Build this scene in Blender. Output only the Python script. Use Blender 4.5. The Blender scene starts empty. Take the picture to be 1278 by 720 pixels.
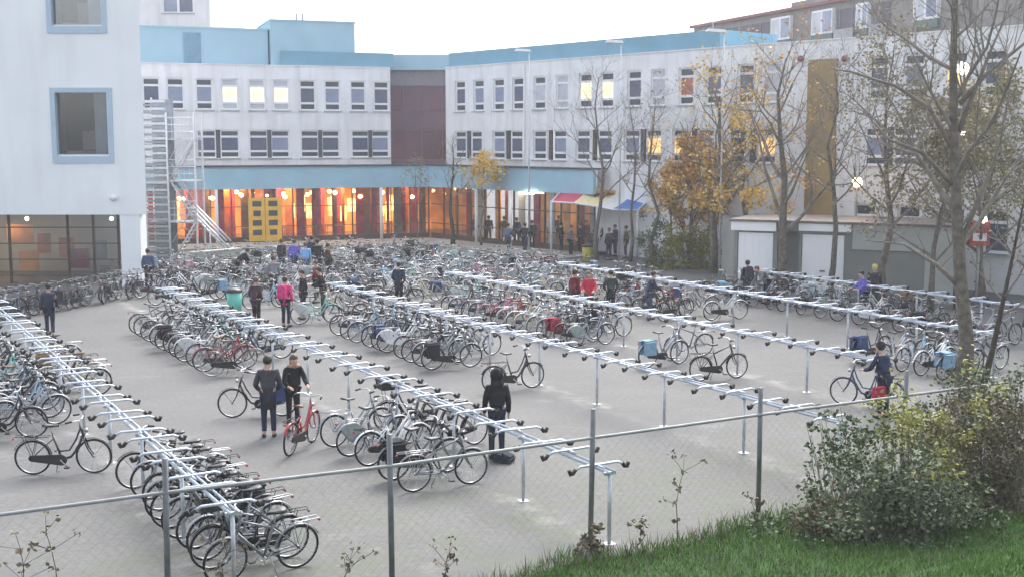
import bpy, math, random
from mathutils import Vector, Matrix
random.seed(7)
R = math.radians
sc = bpy.context.scene
col = sc.collection

# ---------------------------------------------------------------- camera, sky, sun, exposure
cam_data = bpy.data.cameras.new("camera")
cam = bpy.data.objects.new("camera", cam_data)
col.objects.link(cam)
CX, CY, FPX, HOR, CAMZ = 639.0, 360.0, 1500.0, 176.0, 6.2
cam_data.sensor_width = 36.0
cam_data.lens = 36.0 * FPX / 1278.0
cam_data.clip_start = 0.1
cam_data.clip_end = 2000.0
PITCH = math.atan((CY - HOR) / FPX)
cam.location = (0, 0, CAMZ)
cam.rotation_euler = (R(90) - PITCH, 0, 0)
sc.camera = cam

SUN_EL, SUN_AZ = R(48), R(15)
world = bpy.data.worlds.new("World")
sc.world = world
world.use_nodes = True
wn = world.node_tree
wn.nodes.clear()
wo = wn.nodes.new("ShaderNodeOutputWorld")
bg = wn.nodes.new("ShaderNodeBackground")
sky = wn.nodes.new("ShaderNodeTexSky")
sky.sky_type = 'NISHITA'
sky.sun_disc = False
sky.sun_elevation = SUN_EL
sky.sun_rotation = SUN_AZ
sky.air_density = 1.0
sky.dust_density = 4.0
hs = wn.nodes.new("ShaderNodeHueSaturation")      # thick cloud: nearly colourless sky
hs.inputs["Saturation"].default_value = 0.42
wn.links.new(sky.outputs[0], hs.inputs["Color"])
wn.links.new(hs.outputs[0], bg.inputs[0])
bg.inputs[1].default_value = 0.15
wn.links.new(bg.outputs[0], wo.inputs[0])

sun_data = bpy.data.lights.new("sun", 'SUN')
sun_data.energy = 0.6
sun_data.angle = R(25)
sun_data.color = (1.0, 0.97, 0.93)
sun = bpy.data.objects.new("sun", sun_data)
col.objects.link(sun)
sd = Vector((math.sin(SUN_AZ) * math.cos(SUN_EL), math.cos(SUN_AZ) * math.cos(SUN_EL), math.sin(SUN_EL)))
sun.rotation_euler = sd.to_track_quat('Z', 'Y').to_euler()
sun.location = (0, 0, 60)

vs = sc.view_settings
vs.view_transform = 'Standard'
vs.look = 'None'
vs.exposure = 1.6
vs.gamma = 1.0
vs.use_curve_mapping = False
sc.cycles.max_bounces = 6
sc.cycles.diffuse_bounces = 3
sc.cycles.transparent_max_bounces = 16
sc.cycles.use_denoising = True

# ---------------------------------------------------------------- picture-point helpers (used to survey the plan)
def ray(px, py):
    dx = (px - CX) / FPX
    dy = -(py - CY) / FPX
    return Vector((dx, math.cos(PITCH) + dy * math.sin(PITCH), -math.sin(PITCH) + dy * math.cos(PITCH)))

def P(px, py, z=0.0):
    d = ray(px, py)
    t = (z - CAMZ) / d.z
    return Vector((d.x * t, d.y * t, z))

def at_depth(px, py, Y):
    d = ray(px, py)
    t = Y / d.y
    return Vector((d.x * t, Y, CAMZ + d.z * t))

ROW_ANG = R(30.3)
U = Vector((-math.sin(ROW_ANG), math.cos(ROW_ANG), 0))     # along the racks, away from the fence
N = Vector((math.cos(ROW_ANG), math.sin(ROW_ANG), 0))      # across the racks
def W(a, o, z=0.0):
    v = U * a + N * o
    return Vector((v.x, v.y, z))
HEAD_N = math.atan2(N.y, N.x)

# ---------------------------------------------------------------- scene helpers
def tag(o, label=None, cat=None, group=None, kind=None):
    if label: o["label"] = label
    if cat: o["category"] = cat
    if group: o["group"] = group
    if kind: o["kind"] = kind
    return o

def empty(name, loc=(0, 0, 0), rz=0.0, label=None, cat=None, group=None):
    o = bpy.data.objects.new(name, None)
    o.empty_display_size = 0.2
    o.location = loc
    o.rotation_euler = (0, 0, rz)
    col.objects.link(o)
    return tag(o, label, cat, group)

kids = {}
def adopt(o, parent):
    o.parent = parent
    kids.setdefault(parent.name, []).append(o)

def copy_tree(o, parent=None):
    c = o.copy()
    col.objects.link(c)
    if parent is not None:
        adopt(c, parent)
    for ch in list(kids.get(o.name, [])):
        copy_tree(ch, c)
    return c

def set_mat(o, i, m):
    o.material_slots[i].link = 'OBJECT'
    o.material_slots[i].material = m

class MB:
    """collects faces, builds ONE mesh object"""
    def __init__(self):
        self.v = []; self.f = []; self.mi = []; self.sm = []
    def add(self, vs, fs, mi=0, smooth=False):
        b = len(self.v)
        self.v += [tuple(p) for p in vs]
        for f in fs:
            self.f.append(tuple(b + i for i in f)); self.mi.append(mi); self.sm.append(smooth)
    def box(self, c, s, mi=0, rz=0.0, rx=0.0, ry=0.0, taper=1.0):
        hx, hy, hz = s[0] / 2, s[1] / 2, s[2] / 2
        M = Matrix.Rotation(rz, 3, 'Z') @ Matrix.Rotation(ry, 3, 'Y') @ Matrix.Rotation(rx, 3, 'X')
        pts = []
        for z, t in ((-hz, 1.0), (hz, taper)):
            for x, y in ((-hx, -hy), (hx, -hy), (hx, hy), (-hx, hy)):
                pts.append(Vector(c) + M @ Vector((x * t, y * t, z)))
        self.add(pts, [(0, 3, 2, 1), (4, 5, 6, 7), (0, 1, 5, 4), (1, 2, 6, 5), (2, 3, 7, 6), (3, 0, 4, 7)], mi)
    def tube(self, pts, r, n=6, mi=0, r2=None, caps=True):
        pts = [Vector(p) for p in pts]
        k = len(pts)
        rs = [r] * k if r2 is None else [r + (r2 - r) * i / (k - 1) for i in range(k)]
        if isinstance(r, (list, tuple)): rs = list(r)
        vs = []; ref = None
        for i, p in enumerate(pts):
            d = (pts[min(i + 1, k - 1)] - pts[max(i - 1, 0)])
            if d.length < 1e-9: d = Vector((0, 0, 1))
            d.normalize()
            if ref is None:
                ref = Vector((0, 0, 1)) if abs(d.z) < 0.9 else Vector((1, 0, 0))
            a = ref - d * ref.dot(d)
            if a.length < 1e-6: a = d.orthogonal()
            a.normalize(); ref = a
            b = d.cross(a)
            for j in range(n):
                t = 2 * math.pi * j / n
                vs.append(p + (a * math.cos(t) + b * math.sin(t)) * rs[i])
        fs = []
        for i in range(k - 1):
            for j in range(n):
                j2 = (j + 1) % n
                fs.append((i * n + j, i * n + j2, (i + 1) * n + j2, (i + 1) * n + j))
        if caps:
            fs.append(tuple(range(n - 1, -1, -1)))
            fs.append(tuple((k - 1) * n + j for j in range(n)))
        self.add(vs, fs, mi, n > 4)
    def ring(self, c, rad, r, a0=0.0, a1=2 * math.pi, seg=28, n=5, mi=0, wide=None):
        """ring (or arc) in the local xz plane; wide = half width across y for flat mudguard sections"""
        full = abs(a1 - a0 - 2 * math.pi) < 1e-6
        k = seg if full else seg + 1
        vs = []
        for i in range(k):
            t = a0 + (a1 - a0) * i / seg
            dx, dz = math.cos(t), math.sin(t)
            if wide is None:
                for j in range(n):
                    s = 2 * math.pi * j / n
                    q = rad + r * math.cos(s)
                    vs.append((c[0] + dx * q, c[1] + r * math.sin(s), c[2] + dz * q))
            else:
                for yy, q in ((-wide, rad - r), (-wide * .6, rad + r), (wide * .6, rad + r), (wide, rad - r)):
                    vs.append((c[0] + dx * q, c[1] + yy, c[2] + dz * q))
        m = n if wide is None else 4
        fs = []
        for i in range(seg):
            i2 = (i + 1) % k
            for j in range(m if wide is None else m - 1):
                j2 = (j + 1) % m
                fs.append((i * m + j, i2 * m + j, i2 * m + j2, i * m + j2))
        self.add(vs, fs, mi, True)
    def sphere(self, c, r, mi=0, nu=10, nv=7, s=(1, 1, 1)):
        vs = []; fs = []
        for i in range(nv + 1):
            ph = math.pi * i / nv
            for j in range(nu):
                t = 2 * math.pi * j / nu
                vs.append((c[0] + r * s[0] * math.sin(ph) * math.cos(t), c[1] + r * s[1] * math.sin(ph) * math.sin(t), c[2] + r * s[2] * math.cos(ph)))
        for i in range(nv):
            for j in range(nu):
                j2 = (j + 1) % nu
                fs.append((i * nu + j, (i + 1) * nu + j, (i + 1) * nu + j2, i * nu + j2))
        self.add(vs, fs, mi, True)
    def prism(self, poly, z0, z1, mi=0):
        n = len(poly)
        vs = [(p[0], p[1], z0) for p in poly] + [(p[0], p[1], z1) for p in poly]
        fs = [tuple(range(n - 1, -1, -1)), tuple(range(n, 2 * n))]
        for i in range(n):
            j = (i + 1) % n
            fs.append((i, j, n + j, n + i))
        self.add(vs, fs, mi)
    def build(self, name, mats, parent=None, loc=None):
        me = bpy.data.meshes.new(name)
        me.from_pydata(self.v, [], self.f)
        if not isinstance(mats, (list, tuple)): mats = [mats]
        for m in mats: me.materials.append(m)
        me.polygons.foreach_set("material_index", self.mi)
        me.polygons.foreach_set("use_smooth", self.sm)
        me.update()
        o = bpy.data.objects.new(name, me)
        col.objects.link(o)
        if loc is not None: o.location = loc
        if parent is not None: adopt(o, parent)
        return o

# ---------------------------------------------------------------- materials
def mat(name, c, rough=0.6, metal=0.0, var=0.12, scale=6.0, bump=0.0, coat=0.0, dirt=None):
    m = bpy.data.materials.new(name)
    m.use_nodes = True
    nt = m.node_tree
    b = nt.nodes["Principled BSDF"]
    b.inputs["Roughness"].default_value = rough
    if rough > .7: b.inputs["Specular IOR Level"].default_value = .2
    b.inputs["Metallic"].default_value = metal
    if coat: b.inputs["Coat Weight"].default_value = coat
    if var:
        tc = nt.nodes.new("ShaderNodeTexCoord")
        nz = nt.nodes.new("ShaderNodeTexNoise")
        nz.inputs["Scale"].default_value = scale
        nz.inputs["Detail"].default_value = 5
        nt.links.new(tc.outputs["Object"], nz.inputs["Vector"])
        rp = nt.nodes.new("ShaderNodeValToRGB")
        lo = [x * (1 - var) for x in c]; hi = [min(1, x * (1 + var)) for x in c]
        if dirt: lo = [c[i] * (1 - var) + (dirt[i] - c[i] * (1 - var)) * .35 for i in range(3)]
        rp.color_ramp.elements[0].position = .3; rp.color_ramp.elements[1].position = .7
        rp.color_ramp.elements[0].color = (*lo, 1); rp.color_ramp.elements[1].color = (*hi, 1)
        nt.links.new(nz.outputs["Fac"], rp.inputs["Fac"])
        nt.links.new(rp.outputs[0], b.inputs["Base Color"])
        if bump:
            bp = nt.nodes.new("ShaderNodeBump")
            bp.inputs["Strength"].default_value = bump
            bp.inputs["Distance"].default_value = .02
            nt.links.new(nz.outputs["Fac"], bp.inputs["Height"])
            nt.links.new(bp.outputs[0], b.inputs["Normal"])
    else:
        b.inputs["Base Color"].default_value = (*c, 1)
    return m

def glow(name, c, strength, var=0.0, scale=1.5):
    m = bpy.data.materials.new(name)
    m.use_nodes = True
    b = m.node_tree.nodes["Principled BSDF"]
    b.inputs["Base Color"].default_value = (*c, 1)
    b.inputs["Emission Color"].default_value = (*c, 1)
    b.inputs["Emission Strength"].default_value = strength
    if var:
        nt = m.node_tree
        tc = nt.nodes.new("ShaderNodeTexCoord"); nz = nt.nodes.new("ShaderNodeTexNoise")
        nz.inputs["Scale"].default_value = scale
        nt.links.new(tc.outputs["Object"], nz.inputs["Vector"])
        mp = nt.nodes.new("ShaderNodeMapRange")
        mp.inputs["From Min"].default_value = .35; mp.inputs["From Max"].default_value = .7
        mp.inputs["To Min"].default_value = strength * (1 - var); mp.inputs["To Max"].default_value = strength
        nt.links.new(nz.outputs["Fac"], mp.inputs["Value"])
        nt.links.new(mp.outputs[0], b.inputs["Emission Strength"])
    return m

def clear_glass(name, tint=(.9, .93, .95), refl=.12):
    m = bpy.data.materials.new(name)
    m.use_nodes = True
    nt = m.node_tree
    nt.nodes.clear()
    out = nt.nodes.new("ShaderNodeOutputMaterial")
    tr = nt.nodes.new("ShaderNodeBsdfTransparent"); tr.inputs[0].default_value = (*tint, 1)
    gl = nt.nodes.new("ShaderNodeBsdfGlossy"); gl.inputs["Roughness"].default_value = .03
    mx = nt.nodes.new("ShaderNodeMixShader"); mx.inputs[0].default_value = refl
    nt.links.new(tr.outputs[0], mx.inputs[1]); nt.links.new(gl.outputs[0], mx.inputs[2])
    nt.links.new(mx.outputs[0], out.inputs[0])
    return m

def leafmat(name, c1, c2):
    m = mat(name, c1, .7, 0, 0)
    nt = m.node_tree
    b = nt.nodes["Principled BSDF"]
    ge = nt.nodes.new("ShaderNodeNewGeometry")
    rp = nt.nodes.new("ShaderNodeValToRGB")
    rp.color_ramp.elements[0].color = (*c1, 1); rp.color_ramp.elements[1].color = (*c2, 1)
    nt.links.new(ge.outputs["Random Per Island"], rp.inputs["Fac"])
    nt.links.new(rp.outputs[0], b.inputs["Base Color"])
    return m

M = {}
M['white_wall'] = mat('white_render', (.80, .81, .84), .8, 0, .04, .7, dirt=(.6, .6, .6))
def streaks(m, sc_=(1.3, 1.3, .12), amt=.16):
    nt = m.node_tree; b = nt.nodes["Principled BSDF"]; src = b.inputs["Base Color"].links[0].from_socket
    geo = nt.nodes.new("ShaderNodeNewGeometry"); mp = nt.nodes.new("ShaderNodeMapping"); mp.inputs["Scale"].default_value = sc_
    nz = nt.nodes.new("ShaderNodeTexNoise"); nz.inputs["Scale"].default_value = 1.6; nz.inputs["Detail"].default_value = 6
    mr = nt.nodes.new("ShaderNodeMapRange"); mr.inputs["From Min"].default_value = .5; mr.inputs["From Max"].default_value = .78; mr.inputs["To Max"].default_value = amt * 3
    mx = nt.nodes.new("ShaderNodeMix"); mx.data_type = 'RGBA'; mx.inputs[7].default_value = (.42, .43, .42, 1)
    L = nt.links; L.new(geo.outputs["Position"], mp.inputs["Vector"]); L.new(mp.outputs[0], nz.inputs["Vector"]); L.new(nz.outputs["Fac"], mr.inputs["Value"])
    L.new(mr.outputs[0], mx.inputs[0]); L.new(src, mx.inputs[6]); L.new(mx.outputs[2], b.inputs["Base Color"])
streaks(M['white_wall'])
M['tower_wall'] = mat('pale_panel', (.84, .865, .88), .7, 0, .03, .5)
M['blue_fascia'] = mat('light_blue_panel', (.30, .50, .62), .6, 0, .07, .8)
M['blue_box'] = mat('sky_blue_cladding', (.33, .51, .61), .6, 0, .05, .8)
streaks(M['tower_wall'], (.9, .9, .10), .07); streaks(M['blue_fascia'], (1.2, 1.2, .3), .08)
M['deep_blue'] = mat('mid_blue_fascia', (.16, .34, .45), .6, 0, .07, .8)
M['purple'] = mat('plum_cladding', (.14, .085, .125), .6, 0, .15, .6)
M['purple_glass'] = mat('plum_glass', (.13, .06, .10), .15, 0, .4, .35)
M['frame_white'] = mat('white_frame', (.78, .79, .81), .5, 0, .03)
M['frame_blue'] = mat('blue_frame', (.42, .54, .65), .5, 0, .05)
M['dark_strip'] = mat('dark_shade', (.055, .06, .085), .35, 0, .3, .5)
M['pane_dark'] = mat('dark_pane', (.10, .12, .19), .06, 0, .35, .6)
M['pane_grey'] = mat('grey_blind', (.24, .28, .40), .12, 0, .35, .7)
M['pane_pale'] = mat('pale_blind', (.50, .52, .58), .3, 0, .2, .7)
M['pane_red'] = mat('red_curtain', (.40, .14, .09), .3, 0, .3, 2)
M['lit_cream'] = glow('lit_cream_room', (1, .80, .46), .50, .6, 1.6)
M['lit_amber'] = glow('lit_amber_room', (1, .62, .22), .45, .6, 1.0)
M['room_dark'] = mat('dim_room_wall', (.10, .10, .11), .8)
M['sill'] = mat('grey_sill', (.35, .36, .38), .6)
M['roof_grey'] = mat('grey_roofing', (.16, .16, .17), .8)
M['dark_trim'] = mat('dark_trim', (.06, .065, .075), .5)
M['brown_frame'] = mat('brown_frame', (.07, .045, .035), .5)
M['maroon'] = mat('maroon_curtain', (.28, .03, .06), .8, 0, .4, 2)
M['rust'] = mat('rust_partition', (.36, .10, .03), .8, 0, .4, 2)
M['warm_wall'] = mat('ochre_wall', (.62, .30, .09), .8, 0, .4, .9)
M['dark_floor'] = mat('brown_floor', (.12, .07, .05), .5)
M['hall_lamp'] = glow('hall_lamp_light', (1.0, .66, .24), 12)
M['warm_glow'] = glow('warm_glow_patch', (1.0, .54, .16), 2.0, .9, 2.6)  # emission put in for bright patches of light in the hall
M['lamp_white'] = glow('lamp_white_light', (1.0, .9, .7), 7)
M['lamp_orange'] = glow('lamp_orange_light', (1.0, .55, .2), 7)
M['glass'] = clear_glass('clear_glass')
M['glass_dim'] = clear_glass('grey_glass', (.6, .64, .66), .22)
M['steel'] = mat('galvanised_steel', (.50, .53, .56), .45, .5, .15, 8)
M['rail_grey'] = mat('weathered_rail', (.28, .29, .30), .55, .2, .2, 3)
M['rack_steel'] = mat('rack_galvanised', (.50, .55, .62), .42, .25, .12, 9)
M['post_steel'] = mat('fence_steel', (.16, .17, .18), .5, .4, .2, 6)
M['silver_steel'] = mat('pale_steel', (.62, .64, .68), .4, .3, .1, 5)
M['screen_grey'] = mat('louvre_grey', (.25, .28, .33), .5, .2, .2, 3)
M['rubber'] = mat('black_rubber', (.018, .018, .02), .7, 0, .2, 8)
M['tyre'] = mat('tyre_rubber', (.022, .022, .024), .75, 0, .2, 8)
M['tyre_grey'] = mat('grey_tyre', (.35, .34, .32), .75, 0, .2, 8)
M['chrome'] = mat('bright_metal', (.46, .47, .50), .32, .85, .05)
M['black_plastic'] = mat('black_plastic', (.02, .02, .022), .42, 0, .2, 6)
M['brown_leather'] = mat('brown_leather', (.12, .055, .025), .6, 0, .25, 10)
M['wicker'] = mat('brown_wicker', (.26, .17, .09), .8, 0, .4, 60, .4)
M['clear_plastic'] = mat('pale_plastic', (.62, .64, .64), .4, 0, .05)
M['lens'] = mat('lamp_lens', (.75, .76, .78), .15)
M['red_lens'] = mat('red_lens', (.45, .02, .02), .3)
M['bark'] = mat('grey_bark', (.15, .13, .11), .9, 0, .35, 7, .6)
M['bark_dark'] = mat('dark_bark', (.065, .055, .045), .9, 0, .35, 7, .6)
M['twig'] = mat('twig_brown', (.21, .185, .165), .9, 0, .3, 4)
M['leaf_gold'] = leafmat('golden_leaf', (.62, .37, .05), (.86, .62, .20))
M['leaf_orange'] = leafmat('orange_leaf', (.56, .29, .08), (.72, .46, .18))
M['leaf_olive'] = leafmat('olive_leaf', (.13, .125, .055), (.27, .24, .12))
M['leaf_tan'] = leafmat('tan_leaf', (.20, .17, .09), (.34, .29, .17))
M['leaf_green'] = leafmat('dark_green_leaf', (.055, .085, .04), (.16, .19, .11))
M['leaf_mid'] = leafmat('mid_green_leaf', (.06, .10, .045), (.13, .17, .075))
M['leaf_yellow'] = leafmat('yellow_green_leaf', (.22, .23, .05), (.42, .40, .12))
M['leaf_hedge'] = leafmat('hedge_leaf', (.14, .145, .03), (.32, .30, .08))
M['leaf_brown'] = leafmat('dry_leaf', (.11, .085, .05), (.21, .17, .10))
M['grass'] = leafmat('grass_blade', (.055, .135, .024), (.17, .30, .06))
M['garage_white'] = mat('white_door_paint', (.86, .86, .87), .5, 0, .03, 1)
M['garage_grey'] = mat('grey_garage_wall', (.235, .24, .225), .8, 0, .12, .8)
M['garage_pale'] = mat('pale_garage_wall', (.40, .41, .39), .8, 0, .1, .8)
M['gutter'] = mat('red_brown_gutter', (.17, .14, .13), .6)
M['tan_panel'] = mat('tan_stair_panel', (.33, .23, .10), .5, 0, .3, .5)
M['flat_brick'] = mat('grey_brown_brick', (.27, .255, .245), .85, 0, .15, 1.2)
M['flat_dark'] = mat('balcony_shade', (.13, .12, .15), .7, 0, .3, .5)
M['flat_red'] = mat('dark_red_trim', (.22, .08, .08), .6)
M['flat_green'] = mat('green_panel', (.10, .17, .15), .6)
M['yellow_door'] = mat('yellow_paint', (.80, .46, .05), .5, 0, .1, 2)
# ---------------------------------------------------------------- ground
def ground_material():
    m = bpy.data.materials.new("worn_concrete_paving")
    m.use_nodes = True
    nt = m.node_tree; L = nt.links
    b = nt.nodes["Principled BSDF"]; b.inputs["Roughness"].default_value = .85
    geo = nt.nodes.new("ShaderNodeNewGeometry")
    def noise(scale, det=5, rough=.6):
        n = nt.nodes.new("ShaderNodeTexNoise"); n.inputs["Scale"].default_value = scale
        n.inputs["Detail"].default_value = det; n.inputs["Roughness"].default_value = rough
        L.new(geo.outputs["Position"], n.inputs["Vector"]); return n
    def ramp(src, p0, p1, c0, c1):
        r = nt.nodes.new("ShaderNodeValToRGB")
        r.color_ramp.elements[0].position = p0; r.color_ramp.elements[1].position = p1
        r.color_ramp.elements[0].color = (*c0, 1); r.color_ramp.elements[1].color = (*c1, 1)
        L.new(src, r.inputs["Fac"]); return r.outputs[0]
    def mix(f, a, c, mode='MIX'):
        x = nt.nodes.new("ShaderNodeMix"); x.data_type = 'RGBA'; x.blend_type = mode
        if isinstance(f, float): x.inputs[0].default_value = f
        else: L.new(f, x.inputs[0])
        L.new(a, x.inputs[6])
        if isinstance(c, tuple): x.inputs[7].default_value = (*c, 1)
        else: L.new(c, x.inputs[7])
        return x.outputs[2]
    def math_(op, a, v=None, c=None):
        x = nt.nodes.new("ShaderNodeMath"); x.operation = op
        if isinstance(a, float): x.inputs[0].default_value = a
        else: L.new(a, x.inputs[0])
        if v is not None:
            if isinstance(v, float): x.inputs[1].default_value = v
            else: L.new(v, x.inputs[1])
        return x.outputs[0]
    base = ramp(noise(.35, 6).outputs["Fac"], .3, .7, (.088, .088, .087), (.152, .151, .148))
    fine = ramp(noise(9, 4).outputs["Fac"], .3, .75, (.078, .078, .078), (.185, .184, .18))
    c = mix(.5, base, fine)
    # slab joints follow the racks
    mp = nt.nodes.new("ShaderNodeMapping"); mp.inputs["Rotation"].default_value = (0, 0, -ROW_ANG)
    L.new(geo.outputs["Position"], mp.inputs["Vector"])
    br = nt.nodes.new("ShaderNodeTexBrick")
    br.inputs["Scale"].default_value = 1.0; br.inputs["Brick Width"].default_value = .6; br.inputs["Row Height"].default_value = .3
    br.inputs["Mortar Size"].default_value = .012
    br.inputs["Color1"].default_value = (.9, .9, .9, 1); br.inputs["Color2"].default_value = (1.05, 1.05, 1.05, 1)
    br.inputs["Mortar"].default_value = (.62, .62, .62, 1)
    L.new(mp.outputs[0], br.inputs["Vector"])
    c = mix(.10, c, br.outputs["Color"], 'MULTIPLY')
    # coordinates along / across the racks
    dn = nt.nodes.new("ShaderNodeVectorMath"); dn.operation = 'DOT_PRODUCT'; L.new(geo.outputs["Position"], dn.inputs[0]); dn.inputs[1].default_value = N
    du = nt.nodes.new("ShaderNodeVectorMath"); du.operation = 'DOT_PRODUCT'; L.new(geo.outputs["Position"], du.inputs[0]); du.inputs[1].default_value = U
    # pale grit line under every rack
    wob = math_('MULTIPLY', noise(.8, 3).outputs["Fac"], .9)
    o = math_('ADD', math_('ADD', dn.outputs["Value"], wob), -4.76 - .45 + 55.0)
    o = math_('ABSOLUTE', math_('SUBTRACT', math_('MODULO', math_('ADD', o, 2.75), 5.5), 2.75))
    g = nt.nodes.new("ShaderNodeMapRange"); L.new(o, g.inputs["Value"])
    g.inputs["From Min"].default_value = .45; g.inputs["From Max"].default_value = .1
    grit = math_('MULTIPLY', g.outputs[0], ramp(noise(1.7, 5).outputs["Fac"], .45, .62, (0, 0, 0), (.7, .7, .7)))
    c = mix(grit, c, (.25, .245, .235))
    # moss and weeds near the fence
    ms = nt.nodes.new("ShaderNodeMapRange"); L.new(du.outputs["Value"], ms.inputs["Value"])
    ms.inputs["From Min"].default_value = 21.5; ms.inputs["From Max"].default_value = 14.5
    moss = math_('MULTIPLY', ms.outputs[0], ramp(noise(.9, 6, .7).outputs["Fac"], .42, .62, (0, 0, 0), (.75, .75, .75)))
    c = mix(moss, c, (.10, .122, .07))
    # scattered fallen leaves and stains
    lf = ramp(noise(14, 2).outputs["Fac"], .74, .76, (0, 0, 0), (.8, .8, .8))
    c = mix(lf, c, (.19, .18, .13))
    st = ramp(noise(.3, 6, .75).outputs["Fac"], .55, .75, (0, 0, 0), (.85, .85, .85))
    c = mix(st, c, (.095, .095, .095))
    wet = ramp(noise(.11, 5, .7).outputs["Fac"], .5, .62, (0, 0, 0), (.8, .8, .8))
    c = mix(wet, c, (.105, .108, .110))
    pale = ramp(noise(.55, 7, .75).outputs["Fac"], .58, .72, (0, 0, 0), (.75, .75, .75))
    c = mix(pale, c, (.215, .215, .21))
    gum = ramp(noise(5.5, 2).outputs["Fac"], .70, .72, (0, 0, 0), (.5, .5, .5))
    c = mix(gum, c, (.07, .07, .07))
    L.new(c, b.inputs["Base Color"])
    bp = nt.nodes.new("ShaderNodeBump"); bp.inputs["Strength"].default_value = .25; bp.inputs["Distance"].default_value = .01
    L.new(noise(30, 3).outputs["Fac"], bp.inputs["Height"]); L.new(bp.outputs[0], b.inputs["Normal"])
    return m

g = MB()
g.add([(-300, -150, 0), (300, -150, 0), (300, 350, 0), (-300, 350, 0)], [(0, 1, 2, 3)])
tag(g.build('ground', ground_material()), kind='structure')

# pale pavement in front of the hall
pv = MB()
pv.prism([(-24, 66.5), (-7, 71.0), (-4.5, 70.5), (2.5, 62.5), (4.6, 65.0), (-5.2, 76.2), (-21.5, 70.6)], -.05, .10)
tag(pv.build('pavement', mat('pale_pavement', (.30, .295, .29), .85, 0, .12, 1.5)), kind='structure')

# grass bank below the camera, rising from the fence
FENCE_A = 14.35
def bank_z(a, o):
    t = max(0.0, FENCE_A - a)
    z = 0.08 * min(t, 3.5) + .48 * max(0, t - 3.5)
    return min(z, 4.4) + .05 * math.sin(o * 1.7 + a) * min(1, t) + .006
def bank_edge(o):
    # wobbling front edge; left of the middle the turf stops before the fence
    e = FENCE_A + .10 * math.sin(o * 2.1) + .12 * math.sin(o * .9 + 1)
    return e - max(0, (9.0 - o)) * .35
bk = MB(); nx, ny = 70, 40
vs = []
for i in range(nx + 1):
    o = -22 + 62 * i / nx
    e = bank_edge(o)
    for j in range(ny + 1):
        a = e - (e + 40) * (j / ny) ** 2
        z = bank_z(a, o) - (.0 if j else .012)
        vs.append(W(a, o, max(z, .008) if j else -.03))
fs = []
for i in range(nx):
    for j in range(ny):
        q = i * (ny + 1) + j
        fs.append((q, q + ny + 1, q + ny + 2, q + 1))
bk.add(vs, fs, 0, True)
tag(bk.build('grass_bank', mat('turf_soil', (.026, .062, .016), .95, 0, .4, 3, .5, dirt=(.06, .05, .03))), kind='structure')

# ---------------------------------------------------------------- wall helpers
class Wall:
    """vertical wall from p0 (left as seen from the yard) to p1"""
    def __init__(self, p0, p1):
        self.p0 = Vector((p0[0], p0[1], 0)); self.p1 = Vector((p1[0], p1[1], 0))
        self.d = (self.p1 - self.p0); self.len = self.d.length; self.d.normalize()
        self.n = Vector((self.d.y, -self.d.x, 0))
        self.rz = math.atan2(self.d.y, self.d.x)
    def hit(self, px, py):
        r = ray(px, py); c = Vector((0, 0, CAMZ))
        t = (self.p0 - c).dot(self.n) / r.dot(self.n)
        q = c + r * t
        return (q - self.p0).dot(self.d), q.z
    def pt(self, u, z, out=0.0):
        v = self.p0 + self.d * u + self.n * out
        return Vector((v.x, v.y, z))
    def face(self, mb, u0, u1, z0, z1, holes=(), depth=.22, mi=0):
        us = sorted({u0, u1, *[h[0] for h in holes], *[h[1] for h in holes]})
        zs = sorted({z0, z1, *[h[2] for h in holes], *[h[3] for h in holes]})
        us = [u for u in us if u0 <= u <= u1]; zs = [z for z in zs if z0 <= z <= z1]
        for i in range(len(us) - 1):
            for j in range(len(zs) - 1):
                cu, cz = (us[i] + us[i + 1]) / 2, (zs[j] + zs[j + 1]) / 2
                if any(h[0] < cu < h[1] and h[2] < cz < h[3] for h in holes): continue
                mb.add([self.pt(us[i], zs[j]), self.pt(us[i + 1], zs[j]), self.pt(us[i + 1], zs[j + 1]), self.pt(us[i], zs[j + 1])], [(0, 1, 2, 3)], mi)
        for h in holes:
            a, b, c, d = h[:4]
            F = [self.pt(a, c), self.pt(b, c), self.pt(b, d), self.pt(a, d)]
            B = [self.pt(a, c, -depth), self.pt(b, c, -depth), self.pt(b, d, -depth), self.pt(a, d, -depth)]
            mb.add(F + B, [(0, 4, 5, 1), (1, 5, 6, 2), (2, 6, 7, 3), (3, 7, 4, 0)], mi)
    def slab(self, mb, u0, u1, z0, z1, out0, out1, mi=0):
        """box from out0 (inner) to out1 (outer)"""
        v = [self.pt(u, z, o) for z in (z0, z1) for (u, o) in ((u0, out0), (u0, out1), (u1, out1), (u1, out0))]
        mb.add(v, [(0, 3, 2, 1), (4, 5, 6, 7), (0, 1, 5, 4), (1, 2, 6, 5), (2, 3, 7, 6), (3, 0, 4, 7)], mi)

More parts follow.
